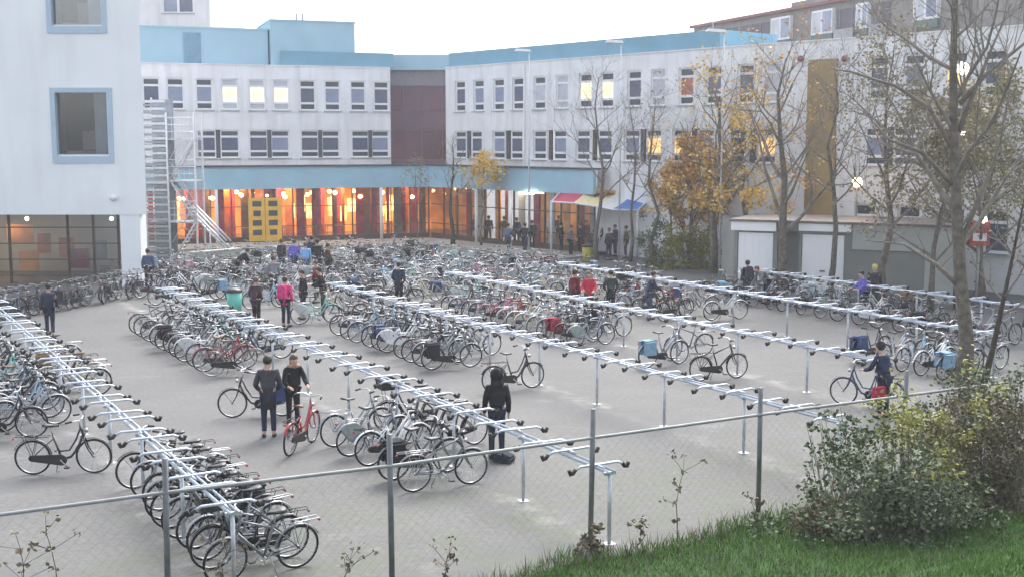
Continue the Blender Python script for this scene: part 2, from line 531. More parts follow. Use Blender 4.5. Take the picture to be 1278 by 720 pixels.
win_cache = {}
def place_window(root, wall, u, z0, w, h, style, pane_mat=None, strip_mat=None):
    """frame (with its bars) > pane, sill; the first of each size is built, the others are copies"""
    key = (round(w, 2), round(h, 2), style)
    if key not in win_cache:
        f = MB(); b = .09
        def bar(x0, x1, zz0, zz1, y0=-.05, y1=.03):
            f.box(((x0 + x1) / 2, (y0 + y1) / 2, (zz0 + zz1) / 2), (x1 - x0, y1 - y0, zz1 - zz0))
        bar(-w / 2, -w / 2 + b, 0, h); bar(w / 2 - b, w / 2, 0, h)
        bar(-w / 2 + b, w / 2 - b, 0, b); bar(-w / 2 + b, w / 2 - b, h - b, h)
        cuts = {'three': (.24, .76), 'two': (.70,), 'one': ()}[style]
        for c in cuts: bar(-w / 2 + b, w / 2 - b, h * c - .065, h * c + .065, -.045, .025)
        fo = f.build('window', M['frame_white'])
        p = MB(); zz = [b] + [h * c for c in cuts] + [h - b]
        for i in range(len(zz) - 1):
            main = {'three': 1, 'two': 0, 'one': 0}[style] == i
            p.add([(-w / 2 + b, 0, zz[i]), (w / 2 - b, 0, zz[i]), (w / 2 - b, 0, zz[i + 1]), (-w / 2 + b, 0, zz[i + 1])], [(0, 1, 2, 3)], 0 if main else 1)
        p.build('pane', [M['pane_dark'], M['dark_strip']], fo)
        s = MB(); s.box((0, -.16, -.035), (w + .14, .20, .05))
        s.build('sill', M['sill'], fo)
        win_cache[key] = fo; o = fo; adopt(o, root)
    else:
        o = copy_tree(win_cache[key], root)
    q = wall.pt(u, z0, -.14)
    o.location = q - Vector(root.location); o.rotation_euler = (0, 0, wall.rz)
    pane = kids[o.name][0]
    if pane_mat: set_mat(pane, 0, pane_mat)
    if strip_mat: set_mat(pane, 1, strip_mat)
    return o

ROOF = 10.74
# ---------------------------------------------------------------- left school wing
LW = Wall((-26.0, 70.6), (-7.7, 77.0))
left = empty('school_wing', LW.pt(0, 0), 0, 'white two storey school wing with blue boxes on its roof behind the fire escape', 'school building')
L0 = Vector(left.location)
def put(mb, name, mats, root):
    o = mb.build(name, mats, root)
    o.location = -Vector(root.location)
    return o
up = [189, 219, 255, 287, 321, 351, 384, 415, 447, 476]
lo = [258, 287, 323, 350, 387, 413, 450, 475]
ups = [LW.hit(x, 118)[0] for x in up]; los = [LW.hit(x, 181)[0] for x in lo]
UZ0, UZ1, DZ0, DZ1 = 8.05, 9.92, 5.15, 6.85
holes = [(u - .5, u + .5, UZ0, UZ1) for u in ups]
los = [LW.hit(x, 181)[0] for x in lo]
lows = []
for i in range(0, 8, 2): lows.append((los[i] - .58, los[i + 1] + .58))
holes2 = [(a, b, DZ0, DZ1) for a, b in lows]
w = MB(); LW.face(w, 0, LW.len, 4.62, 7.4, holes2); LW.face(w, 0, LW.len, 7.4, ROOF, holes)
LW.slab(w, 0, LW.len, ROOF, ROOF + .06, -8, .06)
e = LW.pt(LW.len, 4.62); e2 = LW.pt(LW.len, 4.62, -2.6)
w.add([e, e2, e2 + Vector((0, 0, ROOF - 4.62)), e + Vector((0, 0, ROOF - 4.62))], [(0, 1, 2, 3)])
put(w, 'wall', [M['white_wall']], left)
for i, u in enumerate(ups):
    lit = i in (3, 4, 5)
    place_window(left, LW, u, UZ0, 1.0, UZ1 - UZ0, 'three', M['lit_cream'] if lit else (M['pane_grey'] if i % 3 else M['pane_dark']), M['pane_pale'] if lit else None)
for i, u in enumerate(los):
    place_window(left, LW, u, DZ0, 1.16, DZ1 - DZ0, 'three', M['pane_dark'] if i % 4 in (0, 1, 2) else M['pane_grey'])
for a, b in lows:
    d = MB(); LW.slab(d, (a + b) / 2 - .13, (a + b) / 2 + .13, DZ0, DZ1, -.2, -.06); put(d, 'window_pier', M['dark_strip'], left)
# roof boxes
def roof_box(root, px0, px1, ytop, out0, out1, m, name):
    u0 = LW.hit(px0, 60)[0]; u1 = LW.hit(px1, 60)[0]
    zt = at_depth((px0 + px1) / 2, ytop, LW.pt((u0 + u1) / 2, 0, out1).y).z
    b = MB(); LW.slab(b, u0, u1, ROOF + .07, zt, out0, out1)
    LW.slab(b, u0 - .06, u1 + .06, zt, zt + .10, out0 - .05, out1 + .06)
    return put(b, name, m, root), u0, u1, zt
bx, u0, u1, zt = roof_box(left, 150, 338, 36, -7, -1.2, M['blue_box'], 'roof_box')
d = MB(); uu = LW.hit(242, 60)[0]; LW.slab(d, uu - .5, uu + .5, ROOF + .1, zt - .25, -1.22, -1.14)
do = d.build('door', mat('grey_blue_door', (.16, .30, .40), .5), bx)
roof_box(left, 340, 446, 28, -6.5, -.7, M['blue_box'], 'stair_box')
b = MB(); u0 = LW.hit(352, 80)[0]; LW.slab(b, u0, LW.len + .3, ROOF + .07, ROOF + .95, -4, -.35); put(b, 'roof_fascia', M['deep_blue'], left)
b = MB()
for px in (380, 388): 
    q = LW.pt(LW.hit(px, 30)[0], 13.7, -3); b.tube([q, q + Vector((0, 0, .55))], .07)
put(b, 'vent_pipe', M['sill'], left)

# ---------------------------------------------------------------- plum link
link = empty('school_link', (-6, 79.2, 0), 0, 'plum coloured recessed link between the two white school wings', 'school link')
LK = Wall((-8.6, 79.3), (-3.2, 79.3))
b = MB()
for z0, z1, mi in ((4.62, 5.0, 0), (6.85, 8.1, 0), (9.75, ROOF, 1)):
    LK.slab(b, 0, LK.len, z0, z1, -.5, .0, mi)
put(b, 'wall', [M['purple'], mat('grey_plum_panel', (.22, .21, .26), .6)], link)
b = MB(); LK.slab(b, 0, LK.len, ROOF + .005, ROOF + 1.0, -3, .3); put(b, 'roof_fascia', M['blue_box'], link)
for z0, z1 in ((5.0, 6.85), (8.1, 9.75)):
    b = MB(); LK.slab(b, 0, LK.len, z0, z1, -.3, -.08); po = put(b, 'window', M['purple_glass'], link)
    b = MB()
    for k in range(5): LK.slab(b, k * LK.len / 4 - .035, k * LK.len / 4 + .035, z0, z1, -.07, -.01)
    b.build('mullion', M['purple'], po)

# ---------------------------------------------------------------- right school wing
RW = Wall((-4.2, 77.0), (26.2, 42.2))
right = empty('school_wing', RW.pt(0, 0), 0, 'long white school wing running towards the camera on the right behind the trees', 'school building')
upx = [574, 597, 622, 646, 673, 701, 730, 757, 791, 821, 856, 890, 930, 964, 1096, 1140, 1193, 1241]
lpx = [574, 594, 622, 644, 673, 698, 727, 754, 788, 815, 849, 880, 920, 956, 1092, 1128, 1190, 1236]
ru = [RW.hit(x, 118 if x < 1000 else 92)[0] for x in upx]; rl = [RW.hit(x, 181)[0] for x in lpx]
UZ0, UZ1, DZ0, DZ1 = 8.0, 9.9, 5.1, 6.8
holes = [(u - .5, u + .5, UZ0, UZ1) for u in ru]
rlow = [(rl[i] - .56, rl[i + 1] + .56) for i in range(0, len(rl), 2)]
sp0, sp1 = RW.hit(1008, 150)[0], RW.hit(1044, 150)[0]
hb = []
for i in range(5):
    c = RW.hit(1080 + i * 55, 240)[0]; hb.append((c - .55, c + .55, 1.6, 3.4))
w = MB()
RW.face(w, 0, RW.len, 4.62, 7.4, [(a, b_, DZ0, DZ1) for a, b_ in rlow]); RW.face(w, 0, RW.len, 7.4, ROOF, holes)
hu = RW.hit(745, 250)[0]
RW.face(w, hu, RW.len, 0, 4.62, hb)
RW.slab(w, 0, RW.len, ROOF, ROOF + .06, -9, .06)
put(w, 'wall', [M['white_wall']], right)
PM = [M['pane_dark'], M['pane_grey'], M['pane_grey'], M['pane_dark'], M['pane_pale'], M['pane_pale'], M['lit_cream'], M['lit_cream'], M['pane_dark'], M['pane_pale'], M['pane_red'], M['pane_dark'], M['pane_dark'], M['pane_pale'], M['pane_dark'], M['pane_grey'], M['lit_amber'], M['pane_dark']]
for i, u in enumerate(ru):
    place_window(right, RW, u, UZ0, 1.0, UZ1 - UZ0, 'three', PM[i], M['pane_pale'] if i in (5, 9, 13) else None)
for i, u in enumerate(rl):
    place_window(right, RW, u, DZ0, 1.12, DZ1 - DZ0, 'three', M['lit_amber'] if i in (9, 10, 13) else [M['pane_dark'], M['pane_grey']][i % 3 == 2])
for h in hb:
    place_window(right, RW, (h[0] + h[1]) / 2, h[2], 1.1, h[3] - h[2], 'two', M['pane_dark'])
for a, c in rlow:
    d = MB(); RW.slab(d, (a + c) / 2 - .13, (a + c) / 2 + .13, DZ0, DZ1, -.2, -.06); put(d, 'window_pier', M['dark_strip'], right)
d = MB(); RW.slab(d, sp0, sp1, 2.6, 9.9, .003, .10)
for k in range(6): RW.slab(d, sp0, sp1, 3.6 + k * 1.1, 3.66 + k * 1.1, .10, .13)
put(d, 'stair_panel', M['tan_panel'], right)
d = MB()
for k in range(3):
    u = sp0 - .5 + (0 if k == 0 else 0)
for px in (1001, 1056):
    u, z = RW.hit(px, 74); d = MB(); q = RW.pt(u, z, .14); d.sphere(q, .15, 0, 10, 7); d.tube([RW.pt(u, z, 0), q], .05)
    put(d, 'alarm_dome', mat('red_plastic', (.25, .05, .06), .4, 0, .1), right)
uend = RW.hit(893, 55)[0]
d = MB(); RW.slab(d, -.1, uend, ROOF + .07, ROOF + .95, -5, -.35); put(d, 'roof_fascia', M['deep_blue'], right)
d = MB()
for x in (708, 720, 762, 850):
    q = RW.pt(RW.hit(x, 50)[0], ROOF + .9, -2.5); d = MB(); d.tube([q, q + Vector((0, 0, .9))], .03); d.tube([q + Vector((-.25, 0, .7)), q + Vector((.25, 0, .7))], .015)
    put(d, 'antenna', M['sill'], right)
d = MB()
for x in (655, 912, 1068):
    u = RW.hit(x, 120)[0]; d = MB(); RW.slab(d, u - .05, u + .05, 4.7, ROOF - .1, .003, .09); put(d, 'downpipe', M['frame_white'], right)

# ---------------------------------------------------------------- ground floor hall, lit inside
hall = empty('school_hall', (-14, 73, 0), 0, 'ground floor hall with warm lit glass front under a light blue fascia', 'school hall')
HF = Wall((-21.5, 70.7), (-5.25, 76.37)); HR = Wall((-5.25, 76.37), (4.4, 65.3))
b = MB()
HF.slab(b, -1, HF.len, 3.30, 4.62, -.25, .0)
HR.slab(b, .0, HR.len, 3.30, 4.618, -.25, .0)
put(b, 'fascia', M['blue_fascia'], hall)
b = MB()
HF.slab(b, -1, HF.len - .05, 4.625, 4.72, -1.2, .12); HR.slab(b, .0, HR.len, 4.625, 4.716, -1.0, .12)
put(b, 'roof_edge', M['dark_trim'], hall)
b = MB(); HF.slab(b, -4, HF.len + 3, .0, .12, -6.5, -.1); HR.slab(b, 2, HR.len, .0, .118, -5.5, -.1); put(b, 'floor', M['dark_floor'], hall)
b = MB(); HF.slab(b, -4, HF.len + 6, 3.36, 3.5, -6.6, -.26); HR.slab(b, 2, HR.len + .5, 3.362, 3.498, -5.6, -.26); put(b, 'ceiling', M['warm_wall'], hall)
b = MB(); HF.slab(b, -4, HF.len + 6, .0, 3.36, -6.8, -6.6); HR.slab(b, 4, HR.len + .5, .0, 3.36, -5.8, -5.6)
put(b, 'back_wall', M['warm_wall'], hall)
rnd = random.Random(3)
# glazing bars, columns, panes
n = 14
for Wl, cnt in ((HF, 14), (HR, 11)):
    for k in range(cnt + 1):
        u = k * Wl.len / cnt
        if Wl is HR and k == 0: continue
        b = MB(); Wl.slab(b, u - .04, u + .04, .14, 3.30, -.2, -.1); put(b, 'mullion', M['brown_frame'], hall)
    for k in range(cnt):
        u0, u1 = k * Wl.len / cnt + .04, (k + 1) * Wl.len / cnt - .04
        b = MB(); b.add([Wl.pt(u0, .4, -.15), Wl.pt(u1, .4, -.15), Wl.pt(u1, 3.3, -.15), Wl.pt(u0, 3.3, -.15)], [(0, 1, 2, 3)])
        put(b, 'glass_pane', M['glass'], hall)
        for z0_, z1_, nm_ in ((2.2, 2.26, 'glazing_bar'), (1.0, 1.05, 'glazing_bar'), (.12, .4, 'kick_plate')):
            b = MB(); Wl.slab(b, u0, u1, z0_, z1_, -.19, -.11); put(b, nm_, M['brown_frame'], hall)
for px, Wl in ((270, HF), (475, HF), (598, HR), (640, HR)):
    u = Wl.hit(px, 270)[0]; b = MB()
    q = Wl.pt(u, 0, .22); b.tube([q + Vector((0, 0, .1)), q + Vector((0, 0, 3.3))], .10, 12); put(b, 'column', M['frame_white'], hall)
# the yellow doors standing in the glass front
u, _ = HF.hit(331, 275)
b = MB(); HF.slab(b, u - .98, u + .98, .13, 2.75, -.09, .02)
yd = put(b, 'double_door', M['yellow_door'], hall)
for r_ in range(4):
    for c_ in (-1, 1):
        if (r_, c_) in ((0, 1), (2, -1)): s_ = .22
        else: s_ = .27
        b = MB(); zc = .5 + r_ * .58
        HF.slab(b, u + c_ * .48 - s_, u + c_ * .48 + s_, zc, zc + .34, .021, .03); b.build('door_pane', M['dark_strip'], yd)
b = MB(); HF.slab(b, u - .012, u + .012, .14, 2.74, .021, .026); b.build('door_gap', M['brown_frame'], yd)
# things inside
for k in range(36):
    u = .3 + k * (HF.len) / 36 + rnd.uniform(-.2, .2)
    dpt = rnd.uniform(.6, 3.6); wd = rnd.uniform(.18, .55)
    b = MB(); HF.slab(b, u, u + wd, .13, 3.3, -dpt - .08, -dpt)
    t = tag(b.build('curtain', [M['maroon'], M['rust'], M['maroon'], M['dark_floor']][k % 4]), 'dark red curtain or partition hanging inside the lit hall', 'curtain', 'curtains inside the lit hall')
for k in range(12):  # glowing patches added to make the back wall look brightly lit
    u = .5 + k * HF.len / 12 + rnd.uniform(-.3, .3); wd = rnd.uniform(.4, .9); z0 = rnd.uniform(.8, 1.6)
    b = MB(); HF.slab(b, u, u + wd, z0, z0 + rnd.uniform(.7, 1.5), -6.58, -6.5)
    tag(b.build('wall_glow_patch', M['warm_glow']), 'orange patch of added glow on the back wall of the hall', 'lit panel', 'patches of added glow on the hall back wall')
for k in range(9):  # more glowing patches, added for the bright yellow spots inside
    u = HF.len * .55 + k * .85; b = MB(); z0 = rnd.uniform(.9, 1.9); dp = rnd.uniform(1.8, 4.5)
    HF.slab(b, u, u + rnd.uniform(.15, .45), z0, z0 + rnd.uniform(.5, 1.3), -dp - .06, -dp)
    tag(b.build('inner_glow_patch', M['warm_glow']), 'narrow amber patch of added glow inside the right half of the hall', 'glow patch', 'patches of added glow inside the hall')
for k in range(11):
    for dpt in (1.6, 4.2):
        u = .8 + k * 1.55 + rnd.uniform(-.3, .3)
        if u > HF.len + .4: continue
        q = HF.pt(u, 2.75 + rnd.uniform(-.15, .25), -dpt)
        r0 = empty('pendant_lamp', (q.x, q.y, q.z), 0, 'glowing amber pendant lamp hanging inside the lit hall', 'pendant lamp', 'pendant lamps in the hall')
        b = MB(); b.sphere((0, 0, 0), .14, 0, 8, 6, (1, 1, .8)); b.build('bulb', M['hall_lamp'], r0)
        b = MB(); b.tube([(0, 0, .1), (0, 0, 3.36 - q.z)], .012, 4); b.build('cord', M['dark_trim'], r0)
for k in range(5):
    ld = bpy.data.lights.new('hall_light', 'AREA'); ld.energy = 170; ld.size = 2.2; ld.color = (1, .62, .28)
    lo_ = bpy.data.objects.new('hall_light', ld); col.objects.link(lo_)
    lo_.location = HF.pt(1.8 + k * 3.4, 3.3, -3.0)
ld = bpy.data.lights.new('hall_light', 'AREA'); ld.energy = 60; ld.size = 2.2; ld.color = (1, .75, .5)
lo_ = bpy.data.objects.new('hall_light', ld); col.objects.link(lo_); lo_.location = HR.pt(6.0, 3.3, -2.5)
for k in range(12):
    u = .8 + k * 1.15; b = MB()
    q = HR.pt(u, 0, -rnd.uniform(1.2, 3)); b.box((q.x, q.y, 1.7), (.5, .1, 3.1), 0, HR.rz)
    tag(b.build('wall_screen', [M['warm_wall'], M['maroon'], M['garage_pale']][k % 3]), 'tall screen standing inside the right end of the hall', 'screen', 'screens inside the hall')
for k in range(9):
    u = 1.0 + k * 1.75 + rnd.uniform(-.3, .3); q = HF.pt(u, .13, -rnd.uniform(1.0, 2.2))
    t = empty('hall_table', (q.x, q.y, q.z), HF.rz + rnd.uniform(-.1, .1), 'small brown table inside the lit hall', 'table', 'tables inside the hall')
    b = MB(); b.box((0, 0, .73), (1.1, .7, .04)); b.build('tabletop', M['brown_leather'], t)
    for sx in (-.48, .48):
        for sy in (-.28, .28):
            b = MB(); b.tube([(sx, sy, 0), (sx, sy, .71)], .022, 6); b.build('leg', M['dark_trim'], t)

# ---------------------------------------------------------------- white block on stilts at the left
TX1, TY = -15.45, 50.8
tower = empty('white_building', (-20, 51, 0), 0, 'pale panelled building at left raised on a white column over a glazed ground floor', 'building')
TW = Wall((-27.0, TY), (TX1, TY))
TZ = 3.1
def span(px0, px1, y0, y1):
    a = TW.hit(px0, y0); c = TW.hit(px1, y1)
    return a[0], c[0], c[1], a[1]
h1 = span(62, 143, 110, 204); h2 = span(54, 134, -75, 42)
w = MB()
TW.face(w, 0, TW.len, TZ, 14.5, [h1, h2], .35)
poly = [(-27.0, TY + .002), (TX1, TY + .002), (-21.6, 61.6), (-33, 61.6)]
# sides, back, soffit and roof
pv_ = [Vector((p[0], p[1], TZ)) for p in poly] + [Vector((p[0], p[1], 14.5)) for p in poly]
w.add(pv_, [(3, 2, 1, 0), (4, 5, 6, 7), (1, 2, 6, 5), (2, 3, 7, 6), (3, 0, 4, 7)])
put(w, 'wall', [M['tower_wall']], tower)
for h in (h1, h2):
    f = MB(); b_ = .20
    TW.slab(f, h[0], h[1], h[2], h[2] + .28, -.3, .06); TW.slab(f, h[0], h[1], h[3] - b_, h[3], -.3, .06)
    TW.slab(f, h[0], h[0] + b_, h[2] + .28, h[3] - b_, -.3, .06); TW.slab(f, h[1] - b_, h[1], h[2] + .28, h[3] - b_, -.3, .06)
    fo = put(f, 'window', [M['frame_blue']], tower)
    f = MB(); TW.slab(f, h[0] + b_, h[1] - b_, h[2] + .28, h[2] + .36, -.24, -.1); TW.slab(f, h[1] - b_ - .07, h[1] - b_, h[2] + .36, h[3] - b_, -.24, -.1)
    f.build('window_frame', M['frame_white'], fo)
    f = MB(); f.add([TW.pt(h[0] + b_, h[2] + .28, -.2), TW.pt(h[1] - b_, h[2] + .28, -.2), TW.pt(h[1] - b_, h[3] - b_, -.2), TW.pt(h[0] + b_, h[3] - b_, -.2)], [(0, 1, 2, 3)])
    f.build('pane', M['glass_dim'], fo)
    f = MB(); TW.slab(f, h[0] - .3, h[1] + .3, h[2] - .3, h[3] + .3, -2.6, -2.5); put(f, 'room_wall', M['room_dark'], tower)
    f = MB(); TW.slab(f, h[1] - .95, h[1] - .2, h[2] + .3, h[3] - .2, -.62, -.55); put(f, 'curtain', M['pane_pale'], tower)
    f = MB(); TW.slab(f, h[0] + .9, h[0] + 1.7, h[2] + .55, h[2] + 1.35, -1.3, -1.1); TW.slab(f, h[0] + .2, h[1] - .2, h[2] + .3, h[2] + .5, -1.5, -.7); put(f, 'reflection_board', mat('pink_grey_board', (.42, .32, .34), .7), tower)  # pinkish boards added in place of reflections in the pane
c0 = TW.hit(151, 320)[0]; c1 = TW.hit(176, 320)[0]
w = MB(); TW.slab(w, c0, c1, 0, TZ - .004, -.9, -.04); put(w, 'column', M['tower_wall'], tower)
# glazed ground floor, set back
TG = Wall((-29.0, TY + 1.6), (-16.9, TY + 1.6))
f = MB()
for px in (13, 45, 86, 118, 149):
    u = TG.hit(px, 320)[0]
    if px != 45: TG.slab(f, u - .05, u + .05, 0, TZ - .004, -.06, .04)
for z in (.35, 1.05, 1.75, 2.45): TG.slab(f, 0, TG.len, z - .025, z + .025, -.05, .03)
put(f, 'glazing_frame', M['brown_frame'], tower)
f = MB(); f.add([TG.pt(0, 0), TG.pt(TG.len, 0), TG.pt(TG.len, TZ), TG.pt(0, TZ)], [(0, 1, 2, 3)]); put(f, 'glass_pane', M['glass_dim'], tower)
f = MB(); TG.slab(f, 0, TG.len - 2, 0, TZ - .01, -5.1, -5); TG.slab(f, 0, .1, 0, TZ - .01, -5, -.08)
put(f, 'back_wall', M['garage_pale'], tower)
for px, z, wd, m in ((-4, 1.9, 1.2, 'warm_wall'), (27, 1.5, .6, 'rust'), (6, .7, .9, 'warm_wall'), (56, 1.3, .7, 'rust'), (72, .8, .9, 'maroon'), (125, 1.9, .5, 'garage_pale'), (100, 1.2, .7, 'screen_grey')):
    u = TG.hit(px, 300)[0]; f = MB(); TG.slab(f, u - wd / 2, u + wd / 2, z - .4, z + .5, -2.6, -2.5)
    tag(f.build('poster_board', M[m]), 'poster board behind the ground floor glass of the left building', 'poster board', 'poster boards behind the left glass')
ld = bpy.data.lights.new('room_light', 'AREA'); ld.energy = 55; ld.size = 2; ld.color = (1, .62, .30)
lo_ = bpy.data.objects.new('room_light', ld); col.objects.link(lo_); lo_.location = TG.pt(5.2, 2.95, -2)
for px in (20, 128):
    u = TG.hit(px, 280)[0]; q = TG.pt(u, 2.75, -1.2)
    r0 = empty('ceiling_lamp', q, 0, 'small lit ceiling lamp behind the ground floor glass of the left building', 'ceiling lamp', 'lamps behind the left glass')
    f = MB(); f.sphere((0, 0, 0), .09, 0, 8, 6); f.build('bulb', M['lamp_white'], r0)
    f = MB(); f.tube([(0, 0, .08), (0, 0, .33)], .01, 4); f.build('cord', M['dark_trim'], r0)
u, z = TW.hit(143, 247)
r0 = empty('wall_lamp', TW.pt(u, z, 0), 0, 'small white dome lamp on the wall of the pale left building', 'wall lamp')
f = MB(); f.sphere((0, -.2, 0), .17, 0, 12, 8, (1, 1, .75)); f.build('lamp_shade', M['frame_white'], r0)
f = MB(); f.tube([(0, .0, 0), (0, -.12, 0)], .05); f.build('bracket', M['dark_trim'], r0)

# ---------------------------------------------------------------- buildings behind
back = empty('white_block', (-30, 96, 0), 0, 'tall white building rising behind the left wing with one window showing', 'building')
BW = Wall((-48, 95), (-23.4, 95))
f = MB(); wu, wz = BW.hit(222, 5)
BW.face(f, 0, BW.len, 0, 22, [(wu - 1.2, wu + 1.2, wz - .7, wz + 1.4)])
e = [BW.pt(BW.len, 0), BW.pt(BW.len, 0, -12), BW.pt(BW.len, 22, -12), BW.pt(BW.len, 22)]
f.add(e, [(0, 1, 2, 3)]); f.add([BW.pt(0, 22), BW.pt(BW.len, 22), BW.pt(BW.len, 22, -12), BW.pt(0, 22, -12)], [(0, 1, 2, 3)])
put(f, 'wall', M['white_wall'], back)
place_window(back, BW, wu - .6, wz - .7, 1.2, 2.1, 'one', M['pane_grey']); place_window(back, BW, wu + .6, wz - .7, 1.2, 2.1, 'one', M['pane_dark'])

flats = empty('apartment_block', (22, 86, 0), 0, 'grey brown apartment block with bay windows rising behind the right wing', 'apartment block')
FW = Wall((15.6, 105), (33.2, 57))
FT = 15.75
f = MB(); FW.slab(f, 0, FW.len, 0, FT, -10, 0); put(f, 'wall', M['flat_brick'], flats)
f = MB(); FW.slab(f, -.2, FW.len, FT + .002, FT + .22, -10, .35); put(f, 'roof', M['flat_red'], flats)
f = MB(); FW.slab(f, FW.hit(966, 20)[0], FW.hit(1010, 20)[0], FT + .23, FT + .9, -6, -1.5); put(f, 'roof_box', M['flat_brick'], flats)
def flat_bay(px0, px1, kind):
    yr = 20
    u0 = FW.hit(px0, yr)[0]; u1 = FW.hit(px1, yr)[0]
    if kind == 'dark':
        for fl in range(3):
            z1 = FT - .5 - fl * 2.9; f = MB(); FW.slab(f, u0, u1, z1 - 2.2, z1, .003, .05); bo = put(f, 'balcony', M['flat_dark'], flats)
            f = MB(); FW.slab(f, u0, u1, z1 - 2.3, z1 - 1.4, .3, .36); k = u0
            f.build('balcony_rail', M['sill'], bo)
            k = u0 + .3
            while k < u1 - .2:
                f = MB(); FW.slab(f, k, k + .06, z1 - 1.4, z1, .05, .1); k += 1.4; f.build('balcony_bar', M['flat_brick'], bo)
    else:
        for fl in range(3):
            z1 = FT - .35 - fl * 2.9; f = MB(); FW.slab(f, u0, u1, z1 - 1.7, z1, .0, .28); bo = put(f, 'bay_window', M['frame_white'], flats)
            f = MB(); FW.slab(f, u0, u1, z1 - 2.25, z1 - 1.702, .0, .26); f.build('green_panel', M['flat_green'], bo)
            for q in range(2):
                a = u0 + .12 + q * (u1 - u0) / 2; f = MB(); FW.slab(f, a, a + (u1 - u0) / 2 - .24, z1 - 1.55, z1 - .15, .281, .30); f.build('pane', [M['pane_pale'], M['pane_grey']][(q + fl) % 2], bo)
for a, c, k in ((869, 888, 'bay'), (891, 921, 'dark'), (925, 963, 'dark'), (966, 990, 'bay'), (1017, 1043, 'bay'), (1046, 1070, 'dark'), (1072, 1087, 'bay'), (1090, 1112, 'dark'), (1144, 1174, 'bay')):
    flat_bay(a, c, k)

# ---------------------------------------------------------------- fire escape
fe = empty('fire_escape', (-17.2, 61, 0), 0, 'grey steel fire escape stair with louvred screen beside the pale left building', 'fire escape')
FE = Wall((-18.55, 61.0), (-15.9, 61.0))
f = MB()
for k in range(44): FE.slab(f, .0, 1.12, .15 + k * .185, .265 + k * .185, -.06, .02, k % 2)
for z in range(1, 9): FE.slab(f, .0, 1.12, z - .03, z + .03, -.09, -.065)
put(f, 'louvre_screen', [M['screen_grey'], M['steel']], fe)
f = MB()
for k in range(21): FE.slab(f, 1.16 + k * .0695, 1.172 + k * .0695, 2.1, 7.6, -1.5, -1.488)
for k in range(56): FE.slab(f, 1.16, 2.55, 2.1 + k * .1, 2.112 + k * .1, -1.487, -1.475)
put(f, 'mesh_panel', M['steel'], fe)
f = MB(); FE.slab(f, .0, 1.12, .1, 8.3, -1.5, -1.44); put(f, 'back_screen', M['screen_grey'], fe)
for u, o in ((0, 0), (1.16, 0.03), (2.55, 0.03), (0, -1.5), (2.55, -1.5)):
    f = MB(); FE.slab(f, u - .04, u + .04, 0, 8.4 if u < 1 else 7.6, o - .04, o + .04); put(f, 'post', M['silver_steel'], fe)
for k, z in enumerate((2.1, 4.2, 6.3)):
    f = MB(); FE.slab(f, .0, 2.55, z - .06, z, -1.5, -.07); put(f, 'landing', M['steel'], fe)
    f = MB()
    for zz in (.35, .7, 1.05): f.tube([FE.pt(1.16, z + zz, .03), FE.pt(2.55, z + zz, .03)], .022, 5)
    for q in range(6): f.tube([FE.pt(1.16 + q * .277, z, .03), FE.pt(1.16 + q * .277, z + 1.05, .03)], .014, 4)
    put(f, 'railing', M['silver_steel'], fe)
    f = MB(); a, b_ = ((1.25, 2.45) if k % 2 == 0 else (2.45, 1.25))
    for q in range(11):
        t = (q + .5) / 11; uu = a + (b_ - a) * t; FE.slab(f, uu - .12, uu + .12, z - 2.1 + 2.1 * t, z - 2.07 + 2.1 * t, -.8, -.1)
    for o in (-.82, -.08): f.tube([FE.pt(a, z - 2.05, o), FE.pt(b_, z, o)], .05, 5)
    f.tube([FE.pt(a, z - 1.05, -.05), FE.pt(b_, z + .95, -.05)], .025, 5)
    put(f, 'stair_flight', M['silver_steel'], fe)
f = MB()
for zo in (0, .55): 
    f.tube([at_depth(245, 268 - zo * 20, 60.6), at_depth(288, 312 - zo * 20, 60.2)], .055, 6)
    f.tube([at_depth(240, 268 - zo * 20, 61.4), at_depth(283, 312 - zo * 20, 61.0)], .055, 6)
for q in range(9):
    t = q / 8; A = at_depth(245, 268, 60.6).lerp(at_depth(288, 312, 60.2), t); B = at_depth(240, 268, 61.4).lerp(at_depth(283, 312, 61.0), t); f.tube([A, B], .03, 4)
for x, y in ((262, 286), (286, 311)):
    q = at_depth(x, y, 60.4); f.tube([q, Vector((q.x, q.y, 0))], .04, 5)
put(f, 'lower_flight', M['silver_steel'], fe)
f = MB(); a = P(243, 342); c = P(302, 336)
WL = Wall((a.x, a.y), (c.x, c.y)); WL.slab(f, 0, WL.len, 0, .95, -.35, 0); WL.slab(f, -.04, WL.len + .04, .95, 1.02, -.4, .04)
tag(f.build('low_wall', M['garage_pale']), 'low pale concrete wall at the foot of the fire escape', 'wall')

# ---------------------------------------------------------------- garages
gar = empty('garage', (13, 48, 0), 0, 'low flat roofed garage with two white doors and a long grey wall', 'garage')
GW = Wall((9.15, 49.4), (16.9, 45.7))
GZ = 2.92
def gu(px): return GW.hit(px, 315)[0]
d1 = (0.0 + .05, gu(965)); gp = (gu(970), gu(997)); d2 = (gu(1000), gu(1054)); 
f = MB()
GW.face(f, 0, GW.len, 0, GZ, [(d1[0] + .1, d1[1], .02, 2.5), (gp[0], gp[1], .02, 2.6), (d2[0], d2[1], .02, 2.5)], .3)
bd = Vector((.05, 1, 0)).normalized()
A, B = GW.pt(0, 0), GW.pt(GW.len, 0)
f.add([A, A + bd * 4, A + bd * 4 + Vector((0, 0, GZ)), A + Vector((0, 0, GZ))], [(0, 1, 2, 3)])
f.add([B, B + bd * 4, B + bd * 4 + Vector((0, 0, GZ)), B + Vector((0, 0, GZ))], [(0, 1, 2, 3)])
f.add([A + bd * 4, B + bd * 4, B + bd * 4 + Vector((0, 0, GZ)), A + bd * 4 + Vector((0, 0, GZ))], [(0, 1, 2, 3)])
GW.slab(f, gp[0], gp[1], .0, 2.65, -.9, -.6)
put(f, 'wall', [M['garage_grey']], gar)
